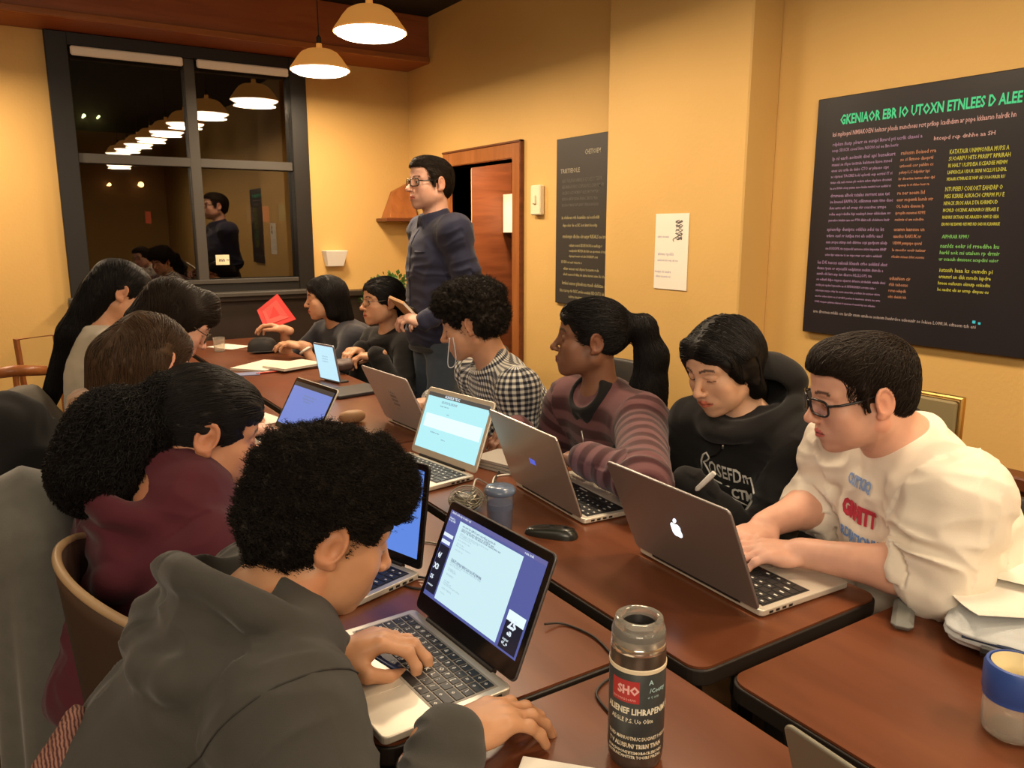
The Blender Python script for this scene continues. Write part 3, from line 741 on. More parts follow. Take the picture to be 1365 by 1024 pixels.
def content_main(lo, so_, rect, txt):
    m = MB(); rect(m, .0, .955, 1, 1, 1); obj('menu_bar', m, E_purple, so_)
    m = MB(); rect(m, .13, .03, .80, .93, 1); pg = obj('page', m, E_page, so_)
    _rw.seed(70); m = MB(); mm = MB()
    txt(mm, .17, .885, .0058, scribble(40)); txt(mm, .17, .855, .0052, scribble(44)); txt(mm, .17, .835, .0052, scribble(60)[:56])
    for i, (v, n) in enumerate(((.80, 48), (.785, 34), (.765, 22), (.73, 20), (.69, 12), (.665, 26), (.62, 14))): txt(m, .17, v, .0042, scribble(n), off=0)
    for v in (.50, .485): txt(mm, .17, v, .005, scribble(44))
    for v, n in ((.465, 48), (.445, 20), (.40, 13), (.38, 12), (.33, 10), (.26, 8), (.24, 12), (.22, 24), (.17, 12), (.12, 8)): txt(m, .17, v, .0046, scribble(n), off=0)
    obj('page_text', mm, E_txt, pg); obj('small_text', m, emit('px_text2', (.36, .50, .60), .9), pg)
    m = MB(); rect(m, .005, .62, .10, .66, 1); rect(m, .005, .70, .11, .74, 1); txt(m, .02, .97, .0055, scribble(26)); txt(m, .01, .905, .0055, scribble(9)); txt(m, .01, .88, .005, scribble(10)); txt(m, .80, .962, .006, scribble(10)); obj('side_labels', m, E_wh, so_)
    m = MB(); rect(m, .83, .02, .985, .40, 1); obj('side_panel', m, E_dk, so_); m = MB(); rect(m, .005, .05, .115, .60, 1); sd = obj('side_panel', m, E_dk, so_)
    m = MB(); txt(m, .02, .45, .013, '0/', 2, .0006); txt(m, .015, .32, .013, 'X3', 2, .0006); txt(m, .015, .20, .010, '55', 2, .0004); txt(m, .012, .12, .006, 'owumr', 2)
    txt(m, .86, .24, .020, '25', 2, .001); txt(m, .87, .17, .009, 'elB', 2, .0004); txt(m, .85, .11, .006, 'numsr', 2); txt(m, .85, .07, .008, 'o/_o', 2, .0003); obj('panel_marks', m, E_wh, sd)
    m = MB(); rect(m, .83, .30, .985, .40, 2); obj('widget_head', m, E_pale, so_)
def content_cyan(lo, so_, rect, txt):
    m = MB(); rect(m, 0, .93, 1, 1, 1); bar = obj('title_bar', m, emit('px_bar', (.10, .09, .08), .8), so_)
    _rw.seed(71); m = MB(); txt(m, .28, .945, .011, 'ALRSSILB TE.IC', 2, .0003); obj('bar_text', m, E_wh, bar)
    m = MB(); rect(m, .05, .38, .97, .62, 1); obj('pale_band', m, E_pale, so_)
    m = MB(); txt(m, .25, .86, .007, scribble(26)); txt(m, .25, .84, .006, scribble(30)); txt(m, .24, .78, .006, scribble(18)); txt(m, .38, .66, .005, scribble(7)); txt(m, .2, .30, .005, scribble(16)); txt(m, .4, .22, .005, scribble(9)); obj('page_text', m, E_txt, so_)
def content_blue(lo, so_, rect, txt):
    _rw.seed(72); m = MB(); txt(m, .35, .72, .010, scribble(22)); txt(m, .35, .66, .009, scribble(20)); txt(m, .40, .60, .008, scribble(14)); obj('page_text', m, E_txt, so_)
    m = MB(); rect(m, 0, .90, 1, 1, 1); obj('title_bar', m, emit('px_bar2', (.05, .045, .045), .6), so_)
Hh = pi/2
laptop((.565, 1.042, -1.52, 1.16, .302, .212, .205), bezel=(.012, .012, .016, .034), label='open laptop with black keyboard showing a white page, used by the hooded student in front', legends=True, lid=mat('lid_edge_dark', (.10, .09, .09), .4, .5), screen=(.10, .12, .38), sstr=.9, content=content_main)
laptop((.585, 1.475, -1.27, 1.42, .32, .225, .215), 'laptop with plain blue screen and white backed keys, behind the front student’s face', screen=(.13, .28, .85), sstr=.9, base=mat('silver_keys', (.55, .52, .46), .4, .3), lid=blk)
laptop((.747, 2.50, -1.44, 1.05, .30, .215, .19), 'open laptop with dim blue screen among the papers on the left tables', screen=(.22, .32, .85), sstr=.75, content=content_blue, lid=alu_l, keys=True)
laptop((1.015, 1.965, -1.42, 1.20, .315, .205, .208), 'open silver laptop with bright cyan page, facing the left row', screen=(.45, .85, .90), sstr=1.05, content=content_cyan, bez_m=alu_l, lid=alu_l)
laptop((1.078, 1.020, 1.53, 1.16, .340, .240, .225), 'large grey laptop with glowing emblem in front of the person with glasses', logo=logo_apple, lid=alu_d, screen=(.6, .7, .9), sstr=.5)
laptop((1.095, 1.545, 1.50, 1.22, .335, .215, .222), 'grey laptop with small blue badge in front of the person in the striped sweater', logo=logo_blue, lid=alu, screen=(.6, .7, .9), sstr=.5)
laptop((1.125, 2.41, 1.62, 1.14, .335, .205, .222), 'pinkish grey laptop with faint mark, seen from behind beside the cyan screen', logo=logo_cup, lid=mat('lid_pinkish', (.46, .40, .38), .42, .4), screen=(.6, .7, .9), sstr=.4)
laptop((.665, .285, 1.52, 1.25, .32, .22, .195), 'laptop lid rising at the bottom edge on the near right table', lid=mat('lid_olive_grey', (.24, .22, .17), .4, .5), screen=(.4, .5, .6), sstr=.3)
# small tablet and keyboard case, far
te = empty('tablet', (1.20, 3.40, TZ+.001), 'small bright tablet standing at a slant near the far person in black with glasses', 'tablet', rot=(0, 0, -1.35))
M = lidM(1.75, .004)
tb = obj('tablet_body', MB().prism(round_rect(-.085, 0, .085, .175, .010, 4), -.006, 0, M), mat('tablet_rim', (.25, .24, .28), .4, .4), te, bevel=.0015)
ts = obj('screen', MB().box((-.077, .008, .0), (.077, .167, .001), M=M), emit('px_tablet', (.55, .85, .98), 1.0), tb)
m = MB(); _rw.seed(73)
for k in range(3): vs, fs = text_mb(scribble(12), .010, res=1); m.add([tuple(M @ Vector((-.03+q[0], .115-k*.012+q[1], .0014))) for q in vs], fs)
obj('page_text', m, E_txt, ts)
obj('tablet_foot', MB().box((-.06, .005, 0), (.06, .06, .006), .002), blk, te)
tag(obj('keyboard_case', MB().prism(round_rect(-.12, -.09, .12, .09, .012), 0, .014), mat('case_black', (.02, .018, .02), .5), loc=(1.20, 3.12, TZ+.001), rot=(0, 0, .15), bevel=.004), 'flat black case lying on the table below the small tablet', 'case')

# --------- tumbler
e = empty('tumbler', (.634, .690, TZ+.0005), 'tall dark steel tumbler with printed label and clear lid, front of the table', 'tumbler')
steel = mat('tumbler_steel', (.16, .13, .105), .28, .75); R0 = .0355
obj('body', MB().lathe([(.001, 0), (.031, 0), (.034, .004), (R0, .012), (R0, .150), (.0355, .158), (.034, .170), (.030, .176), (.028, .172), (.028, .02), (.001, .02)], 48), steel, e, smooth=40)
lb = obj('label_band', MB().lathe([(R0+.0002, .020), (R0+.0006, .0205), (R0+.0006, .1375), (R0+.0002, .138)], 48), mat('label_teal', (.055, .062, .062), .4, .2, var=.5, vscale=20), e, smooth=40)
obj('cream_ring', MB().lathe([(R0+.0003, .137), (R0+.0012, .138), (R0+.0012, .1425), (R0+.0003, .1435)], 48), mat('cream_ring', (.72, .62, .44), .4), e, smooth=40)
clear = mat('clear_plastic', (.90, .86, .78), .08, trans=.85, ior=1.4)
ld = obj('lid', MB().lathe([(.0335, .166), (.0345, .170), (.0345, .182), (.033, .187), (.031, .189), (.0315, .194), (.030, .199), (.026, .2005), (.023, .199), (.022, .192), (.020, .178), (.001, .176)], 48), clear, e, smooth=50)
obj('steel_lip', MB().lathe([(.0335, .158), (.0352, .160), (.0350, .168), (.0335, .170)], 48), mat('lip_steel', (.75, .70, .60), .18, .9), e, smooth=50)
obj('lid_gasket', MB().lathe([(.001, .1775), (.0195, .179), (.0215, .190), (.0205, .190), (.018, .1805), (.001, .1795)], 32), blk, ld, smooth=50)
AB = math.atan2(-.69, -.634)     # towards the camera
def wrap(mb, body, size, ang, z, off=0, width=1.0, rad=R0+.0012):
    vs, fs = text_mb(body, size, off=off, res=1, width=width)
    mb.add([(rad*math.cos(AB+ang+v[0]/rad), rad*math.sin(AB+ang+v[0]/rad), z+v[1]) for v in vs], fs)
m = MB()
def patch(mb, a0, a1, z0, z1, rad):
    n = 8
    for i in range(n):
        q0 = AB+a0+(a1-a0)*i/n; q1 = AB+a0+(a1-a0)*(i+1)/n
        mb.add([(rad*math.cos(q0), rad*math.sin(q0), z0), (rad*math.cos(q1), rad*math.sin(q1), z0), (rad*math.cos(q1), rad*math.sin(q1), z1), (rad*math.cos(q0), rad*math.sin(q0), z1)], [(0, 1, 2, 3)])
patch(m, -.95, .10, .098, .128, R0+.0009); rp = obj('red_patch', m, mat('label_red', (.42, .035, .035), .5), lb)
m = MB(); wrap(m, 'SHO', .016, -.70, .110, .0007, .9); wrap(m, 'mronnsoetrn', .006, -.9, .101, 0, 1); obj('patch_text', m, mat('label_pink', (.8, .45, .42), .5), rp)
m = MB(); wrap(m, 'A', .009, .42, .124, .0002); wrap(m, '/Coutty', .008, .45, .113, .0002); wrap(m, 'o t om', .006, .38, .105); obj('script_text', m, mat('label_cyan', (.40, .60, .62), .5), lb)
m = MB(); wrap(m, 'ALIENEF LIHRAPENMUS', .0118, -1.15, .083, .0004, .78); wrap(m, 'AEGLE P.S. Uo Olite', .0085, -.95, .071, .0001, .8); obj('name_text', m, mat('label_cream', (.78, .74, .58), .5), lb)
m = MB(); wrap(m, 'TORD MANUOTNUC DUGWET P.AKION', .0068, -1.1, .047, .0002, .72); wrap(m, 'T V ALUISUN/ TRIRN TIVAN', .0085, -1.05, .036, .0003, .72)
wrap(m, 'RUACHOONTETSMORACR.ERS NEC', .0055, -1.1, .0275, .0002, .9); wrap(m, 'HOTIUNTANTSTR TOOIRS PIRZAA', .0055, -1.1, .0215, .0002, .9); obj('small_text', m, mat('label_cream2', (.70, .62, .46), .5), lb)

# --------- blue rimmed jar at the right edge
e = empty('jar', (1.100, .448, TZ+.0005), 'clear jar with a wide blue rim at the right edge of the photo', 'jar')
obj('glass_body', MB().lathe([(.001, 0), (.028, 0), (.034, .004), (.037, .012), (.037, .055), (.034, .060), (.032, .058), (.0345, .052), (.0345, .013), (.030, .006), (.001, .005)], 40), clear, e, smooth=50)
obj('blue_rim', MB().lathe([(.0345, .054), (.0385, .055), (.0385, .062), (.0405, .065), (.0405, .098), (.038, .104), (.0345, .105), (.033, .100), (.033, .056)], 40, close=True), mat('rim_blue', (.030, .075, .30), .4), e, smooth=50)
obj('inner_cup', MB().lathe([(.0325, .104), (.030, .060), (.001, .056)], 40), mat('cup_cream', (.75, .66, .42), .5), e, smooth=50)
# --------- folded clothing and papers at the right edge
fm = mat('folded_cloth', (.50, .52, .52), .85, bump=.3, bscale=400, attr=None, var=.15, vscale=20)
def folded(x, y, z, w, d, h, rot, seed=0, layers=5):
    m = MB(); 
    def F(u, v):
        a = 2*pi*u; r = 1/max(abs(math.cos(a))**6+abs(math.sin(a))**6, 1e-6)**(1/6)
        prof = math.sin(pi*v)**.25
        k = 1+.02*math.sin(v*layers*2*pi)+.02*math.sin(a*3+v*9+seed)
        return (w/2*r*math.cos(a)*prof*k, d/2*r*math.sin(a)*prof*k, h*v+.003*math.sin(a*2+seed)*v)
    m.grid(F, 48, 26, True); return m
o = tag(obj('folded_jacket', folded(0, 0, 0, .30, .22, .066, 0), fm, loc=(1.40, .560, TZ+.001), rot=(0, 0, .25), smooth=True), 'pale blue grey folded cloth under loose papers at the right table edge', 'clothing')
obj('dark_toggle', MB().tube([(-.150, -.03, .02), (-.155, .0, .027), (-.153, .04, .025)], .009, 8), blk, o)
obj('dark_toggle', MB().tube([(-.13, -.109, .02), (-.07, -.115, .03), (-.03, -.113, .028)], .010, 8), blk, o)
obj('fold_seam', MB().tube([(-.148, -.07, .038), (-.151, .0, .041), (-.146, .07, .036)], .003, 6), mat('seam_navy', (.03, .045, .09), .7), o)
def paper(x, y, z, w, d, rot, m_=None, n=1, th=.0012, label=None, curl=.0, name='paper_sheet', cat='paper', tilt=0):
    m = MB()
    for k in range(n):
        j = random.Random(k+int(x*100)); ox, oy = (j.uniform(-.006, .006), j.uniform(-.006, .006)) if n > 1 else (0, 0)
        m.grid(lambda u, v: (w*(u-.5)+ox, d*(v-.5)+oy, k*th+curl*(abs(2*u-1)**2.5)*(.5+.5*v)), 9, 9)
    o_ = tag(obj(name, m, m_ or paperm, loc=(x, y, z), rot=(tilt, 0, rot)), label, cat)
    sd_ = o_.modifiers.new('s', 'SOLIDIFY'); sd_.thickness = .0009 if n == 1 else th*.9; sd_.offset = 1
    return o_
paper(1.43, .565, TZ+.0690, .21, .297, .9, label='curling sheet on top of the folded cloth at the right edge', curl=.010)
paper(1.52, .60, TZ+.080, .21, .28, .35, label='second loose sheet further right on the folded cloth', curl=.006)
pk = tag(obj('glasses_case', MB().box((-.055, -.018, 0), (.055, .018, .018), .008), mat('case_grey', (.20, .20, .18), .5), loc=(1.285, .715, TZ+.001), rot=(0, 0, .5)), 'small grey case at the table corner beside the folded cloth', 'case')

# --------- notepad under the front student's hand
def pad(name, x, y, z, w, d, h, rot, m_, label, cat, n=8, cover=None):
    e_ = empty(name, (x, y, z), label, cat, rot=(0, 0, rot))
    m = MB(); rr = random.Random(int(x*1000))
    for k in range(n): jx = rr.uniform(-.0015, .0015); m.box((-w/2+jx, -d/2+jx, h*k/n), (w/2+jx, d/2+jx, h*(k+.8)/n))
    obj('pages', m, m_, e_)
    if cover is not None: obj('cover', MB().prism(round_rect(-w/2-.002, -d/2-.002, w/2+.002, d/2+.002, .006, 3), h, h+.0015), cover, e_)
    return e_
pad('notepad', .490, .672, TZ+.001, .13, .105, .012, .75, paperm, 'thick white notepad at the bottom edge below the front student’s hand', 'notepad')
# --------- mouse, cup, coil
e = empty('computer_mouse', (.985, 1.372, TZ+.0005), 'flat black computer mouse between the laptops on the seam of the tables', 'mouse', rot=(0, 0, -.92))
def msh(u, v):
    a = 2*pi*u; t = v*pi/2; ex = .72
    cx_ = math.copysign(abs(math.cos(a))**ex, math.cos(a)); sy_ = math.copysign(abs(math.sin(a))**ex, math.sin(a))
    return (.062*cx_*math.cos(t)**.45, .0265*sy_*math.cos(t)**.45, .020*math.sin(t)*(1+.18*cx_))
obj('shell', MB().grid(msh, 40, 12, True), mat('mouse_black', (.022, .022, .018), .28), e, smooth=True)
obj('scroll_wheel', MB().lathe([(.001, -.003), (.006, -.003), (.0065, 0), (.006, .003), (.001, .003)], 16).v and MB().tube([(.034, -.003, .021), (.034, .003, .021)], .005, 12), blk, e)
obj('button_groove', MB().box((.010, -.0006, .0218), (.055, .0006, .0228)), blk, e)
e = empty('drinking_cup', (.905, 1.463, TZ+.0005), 'clear cup of bluish water behind the front laptop screen', 'cup')
clr2 = mat('cup_clear', (.80, .85, .95), .06, trans=.9, ior=1.35)
obj('cup_wall', MB().lathe([(.001, 0), (.026, 0), (.028, .003), (.033, .088), (.035, .092), (.0335, .094), (.031, .090), (.0265, .006), (.001, .005)], 36), clr2, e, smooth=50)
obj('water', MB().lathe([(.001, .0055), (.0262, .0062), (.0298, .066), (.001, .066)], 36), mat('water_blue', (.16, .24, .42), .12, trans=.25), e, smooth=50)
obj('cup_lid', MB().lathe([(.034, .088), (.0362, .090), (.0362, .097), (.031, .104), (.012, .107), (.001, .105)], 36), mat('lid_bluish', (.16, .22, .34), .2, trans=.5), e, smooth=50)
def cable(name, pts, r, m_, label, n=40):
    P = [A(*p) for p in pts]; out = []
    for i in range(len(P)-1):
        p0 = P[max(i-1, 0)]; p1 = P[i]; p2 = P[i+1]; p3 = P[min(i+2, len(P)-1)]
        for t in np.linspace(0, 1, 10, endpoint=(i == len(P)-2)):
            out.append(.5*((2*p1)+(-p0+p2)*t+(2*p0-5*p1+4*p2-p3)*t*t+(-p0+3*p1-3*p2+p3)*t**3))
    o_ = obj(name, MB().tube(out, r, 8), m_, smooth=True)
    if label: tag(o_, label, 'cable')
    return o_
ws = mat('cable_white', (.70, .66, .58), .5); bs_ = mat('cable_black', (.02, .017, .015), .5); gs = mat('coil_grey', (.30, .28, .22), .35, .5)
rr = random.Random(4)
e = empty('cable_coil', (.905, 1.62, TZ+.001), 'tangle of thin coiled wire beside the water cup', 'cable')
obj('adapter', MB().grid(lambda u, v: (.036*math.cos(2*pi*u)*math.sin(pi*v)**.7, .034*math.sin(2*pi*u)*math.sin(pi*v)**.7, .020-.020*math.cos(pi*v)), 24, 12, True), mat('adapter_dark', (.06, .05, .035), .4), e, smooth=True)
for k in range(16):
    a0 = rr.uniform(0, 6.28); tl = rr.uniform(.3, 1.2); R_ = rr.uniform(.034, .046)
    pts = [((R_*math.cos(a)*math.cos(a0)-R_*math.sin(a)*math.cos(tl)*math.sin(a0)), (R_*math.cos(a)*math.sin(a0)+R_*math.sin(a)*math.cos(tl)*math.cos(a0)), max(.002, .026+R_*math.sin(a)*math.sin(tl)*.75)) for a in np.linspace(0, 6.28, 26)]
    obj('wire_loop', MB().tube(pts, .0012, 5), gs, e)
z = TZ+.003
cable('white_cable', [(.925, 1.63, z+.02), (.96, 1.67, z+.05), (1.0, 1.70, z+.03), (1.05, 1.74, z), (1.10, 1.80, z), (1.16, 1.79, z)], .0024, ws, 'white cable curving up from the coil toward the cyan laptop')
def tp(px, py, dz=.003): q = onz(px, py, TZ+dz); return (q[0], q[1], TZ+dz)
cable('black_cable', [tp(726, 832, .010), tp(752, 832), tp(790, 848), tp(815, 872), tp(838, 900), tp(812, 905), tp(795, 925), tp(812, 950)], .0020, bs_, 'thin black charger cable looping from the front laptop to the tumbler')
cable('black_cable', [tp(538, 772, .006), tp(560, 770), tp(582, 775), tp(560, 785), tp(536, 778), tp(548, 768, .007), tp(575, 772, .007)], .0022, bs_, 'short black cable knot beside the plain blue laptop')
cable('grey_cable', [tp(543, 728), tp(560, 722), tp(590, 726)], .0018, gs, 'short grey cable lying behind the front laptop screen')
cable('black_cable', [tp(648, 598, .01), tp(655, 612), tp(664, 600), tp(668, 622), tp(660, 640), tp(672, 650)], .0028, bs_, 'black cable dangling between the cyan laptop and the badge laptop')
# --------- papers, books on the left tables and further on
pad('paper_stack', .50, 2.02, TZ+.001, .21, .29, .020, -.10, paperm, 'stack of white papers in front of the ponytailed person in maroon', 'papers', 7)
pad('book', .53, 2.22, TZ+.001, .20, .24, .026, .08, mat('page_cream', (.72, .62, .44), .7), 'cream paged closed book behind the stack of white papers', 'book', 6, mat('cover_cream', (.62, .52, .38), .5))
paper(.58, 2.46, TZ+.001, .21, .297, -.3, label='single bright sheet lying left of the dim blue laptop')
e = empty('bowl', (.60, 2.72, TZ+.001), 'grey dish on the left table between papers and the window side', 'bowl')
obj('dish', MB().lathe([(.001, 0), (.04, 0), (.055, .012), (.062, .034), (.058, .034), (.050, .014), (.001, .006)], 32), mat('dish_grey', (.42, .40, .38), .4), e, smooth=50)
paper(.68, 2.90, TZ+.001, .21, .297, .2, label='white sheet between the grey dish and the far notebooks')
pad('notebook', 1.06, 3.96, TZ+.001, .20, .27, .010, -.9, paperm, 'white cornered notebook lying on the far table left of the tablet', 'notebook', 4, mat('cover_white', (.75, .70, .60), .5))
pad('notebook', 1.17, 3.84, TZ+.012, .17, .24, .010, -1.2, paperm, 'rounded pale notebook on top beside the tablet', 'notebook', 4, mat('cover_pale', (.70, .64, .52), .5))
tag(obj('blue_pamphlet', MB().box((-.06, -.04, 0), (.06, .04, .003)), mat('pamphlet_blue', (.18, .20, .34), .6), loc=(.93, 3.80, TZ+.001), rot=(0, 0, -.2)), 'small blue grey leaflet beside the far notebook', 'leaflet')
tag(obj('red_pen', MB().tube([(-.05, 0, .004), (.05, 0, .004), (.06, 0, .004)], [.004, .004, .001], 8), mat('pen_red', (.5, .05, .03), .4), loc=(1.02, 3.78, TZ+.001), rot=(0, 0, .1)), 'red pen in front of the far white notebook', 'pen')
paper(1.08, 4.78, TZ+.001, .15, .21, .5, label='bright sheet far up the table left of the black cap')
e = empty('baseball_hat', (1.205, 4.52, TZ+.001), 'black rounded cap lying on the far table below the red folder', 'cap')
obj('crown', MB().grid(lambda u, v: (.085*math.cos(2*pi*u)*math.cos(v*pi/2)**.5, .075*math.sin(2*pi*u)*math.cos(v*pi/2)**.5, .075*math.sin(v*pi/2)), 28, 10, True), mat('cap_black', (.02, .018, .018), .7), e, smooth=True)
obj('brim', MB().grid(lambda u, v: ((.085+.05*v)*math.cos(-2.4+1.6*u), (.075+.06*v)*math.sin(-2.4+1.6*u), .006+.004*v), 14, 5), MATS['cap_black'], e, smooth=True)
e = empty('drinking_cup', (.99, 4.62, TZ+.001), 'tiny glass at the far end of the left tables catching the light', 'cup')
obj('cup_wall', MB().lathe([(.001, 0), (.028, 0), (.034, .08), (.032, .08), (.026, .004), (.001, .004)], 20), clear, e, smooth=50)
tag(obj('brown_pouch', MB().grid(lambda u, v: (.05*math.cos(2*pi*u)*math.sin(pi*v)**.6, .028*math.sin(2*pi*u)*math.sin(pi*v)**.6, .022-.022*math.cos(pi*v)), 20, 10, True), mat('pouch_tan', (.42, .24, .12), .6), loc=(1.0, 2.62, TZ+.001), smooth=True), 'small tan pouch behind the pinkish grey laptop', 'pouch')
pad('binder', 1.19, 1.86, TZ+.001, .13, .19, .028, .3, mat('binder_grey', (.40, .37, .33), .6), 'grey organiser box between the cyan laptop and the striped sweater', 'box', 3)

# --------- green plant at the back wall
rp_ = random.Random(8)
e = empty('potted_plant', (2.30, 5.20, .0), 'leafy green plant standing behind the seated people by the back wall', 'plant')
obj('pot', MB().lathe([(.001, 0), (.11, 0), (.14, .30), (.15, .32), (.135, .32), (.12, .28), (.001, .28)], 24), mat('pot_clay', (.25, .09, .04), .7), e, smooth=50)
m = MB(); m.tube([(0, 0, .28), (.01, 0, .6), (0, .01, .9)], .02, 8); obj('stem', m, darkwood, e)
m = MB()
for k in range(420):
    th = rp_.uniform(0, 6.28); zz = rp_.uniform(-1, 1); r_ = .19*rp_.random()**.35; c_ = A(r_*math.cos(th)*math.sqrt(1-zz*zz), .8*r_*math.sin(th)*math.sqrt(1-zz*zz), .93+r_*zz*.95)
    d_ = unit(c_-A(0, 0, .85)+A(rp_.uniform(-.1, .1), rp_.uniform(-.1, .1), rp_.uniform(-.05, .1))); s_ = unit(np.cross(d_, A(rp_.random(), rp_.random(), rp_.random()))); l_ = rp_.uniform(.03, .06)
    m.add([c_, c_+d_*l_*.5+s_*l_*.28, c_+d_*l_-A(0, 0, .008), c_+d_*l_*.5-s_*l_*.28], [(0, 1, 2, 3)])
obj('foliage', m, mat('leaf_green', (.07, .15, .03), .5, var=.4, vscale=30), e)

# --------- chairs
seatm = mat('chair_black', (.022, .020, .019), .5, bump=.2, bscale=300)
def chair(x, y, face, label, top=.84, w=.44, m_=seatm, rim=None, group='black padded chairs'):
    e = empty('chair', (x, y, 0), label, 'chair', group, rot=(0, 0, face-pi/2))     # local +y = where the sitter faces
    obj('seat', MB().prism(round_rect(-w/2, -.21, w/2, .21, .06), .40, .455), m_, e, bevel=.015)
    def F(u, v):
        a = (u-.5)*2; return (w/2*a, -.22+.045*a*a*1.4-(v-.0)*.06, .50+(top-.50)*v-.02*a**6*(v > .9))
    mb = MB(); mb.grid(F, 17, 8); o_ = obj('backrest', mb, m_, e, smooth=True); sd_ = o_.modifiers.new('s', 'SOLIDIFY'); sd_.thickness = .032; sd_.offset = 0
    bv = o_.modifiers.new('b', 'BEVEL'); bv.width = .012; bv.segments = 3; bv.limit_method = 'ANGLE'
    if rim is not None:
        obj('back_rim', MB().tube([F(i/16, 1) for i in range(17)], .012, 8), rim, e, smooth=True)
    for sx in (-1, 1):
        obj('leg', MB().tube([(sx*(w/2-.03), .17, .40), (sx*(w/2-.01), .21, 0)], .011, 8), legm, e)
        obj('leg', MB().tube([(sx*(w/2-.03), -.17, .40), (sx*(w/2-.01), -.23, 0)], .011, 8), legm, e)
        obj('back_post', MB().tube([(sx*(w/2-.06), -.17, .40), (sx*(w/2-.06), -.225, .47), (sx*(w/2-.06), -.25, .62)], .010, 8), legm, e)
    return e
# ============================================================= PEOPLE
def basis(az, pitch=0, roll=0):
    """columns right, forward, up; az from +Y towards +X; pitch>0 looks down; roll>0 tips the head to its right"""
    f = A(math.sin(az)*math.cos(pitch), math.cos(az)*math.cos(pitch), -math.sin(pitch)); r = A(math.cos(az), -math.sin(az), 0); u = np.cross(r, f)
    r2 = r*math.cos(roll)-u*math.sin(roll); u2 = u*math.cos(roll)+r*math.sin(roll)
    return np.stack([r2, f, u2], 1)
def rotx(a): c, s_ = math.cos(a), math.sin(a); return A([1, 0, 0], [0, c, -s_], [0, s_, c])
def roty(a): c, s_ = math.cos(a), math.sin(a); return A([c, 0, s_], [0, 1, 0], [-s_, 0, c])
def rotz(a): c, s_ = math.cos(a), math.sin(a); return A([c, -s_, 0], [s_, c, 0], [0, 0, 1])

def head_sdf(g, fem=False, nose=1.0, jaw=1.0):
    g.el((0, -.012, .034), (.074, .096, .084), k=.02)
    g.el((0, .038, .050), (.060, .052, .048), k=.03)
    g.el((0, .030, -.030), (.057, .060, .070), k=.03)
    for s_ in (-1, 1):
        g.rc((s_*.050*jaw, -.008, -.052), (s_*.018, .060, -.094), .020, .017, k=.03)
        g.el((s_*.043, .058, -.024), (.020, .021, .020), k=.022)
        g.el((s_*.034, .046, -.052), (.027, .032, .036), k=.025)
        g.rc((s_*.012, .084, .021), (s_*.046, .068, .020), .0095, .0085, k=.016)
    g.sp((0, .072, -.097), .0175, k=.018)
    for s_ in (-1, 1):
        g.el((s_*.031, .100, .001), (.019, .016, .0125), k=.014, op='s')
        g.sp((s_*.0315, .0745, .0005), .0132, k=.003)
        g.rc((s_*.020, .0855, .0055), (s_*.043, .0785, .0045), .0042, .0038, k=.004)
        g.rc((s_*.021, .0845, -.0070), (s_*.042, .0785, -.0065), .0032, .003, k=.004)
    g.rc((0, .086, .012), (0, .108*nose+.002, -.030), .0065, .0085, k=.014)
    g.sp((0, .1105*nose, -.034), .0102, k=.007)
    for s_ in (-1, 1):
        g.el((s_*.0125, .1005, -.037), (.0075, .0095, .0065), k=.006)
        g.sp((s_*.0065, .107, -.0425), .0032, k=.003, op='s')
    lw = .023 if fem else .025
    g.el((0, .078, -.066), (.034, .020, .024), k=.014)
    for s_ in (-1, 1):
        g.rc((0, .0975, -.0620), (s_*lw, .0855, -.0665), .0048, .0026, k=.004)
        g.rc((0, .0955, -.0720), (s_*lw*.9, .0845, -.0680), .0056, .0028, k=.004)
        g.rc((0, .1035, -.0665), (s_*lw, .0895, -.0672), .0014, .001, k=.002, op='s')
    for s_ in (-1, 1):      # ears
        R = rotz(-s_*.28) @ rotx(-.18)
        g.el((s_*.0765, -.012, -.006), (.0060, .0185, .0315), R, k=.006)
        g.tor((s_*.0805, -.014, .0), .0180, .0036, R @ roty(pi/2), k=.003, sx=1.45)
        g.el((s_*.0845, -.008, -.006), (.0065, .0080, .0140), R, k=.004, op='s')
        g.sp((s_*.0775, -.003, -.030), .0070, k=.006)
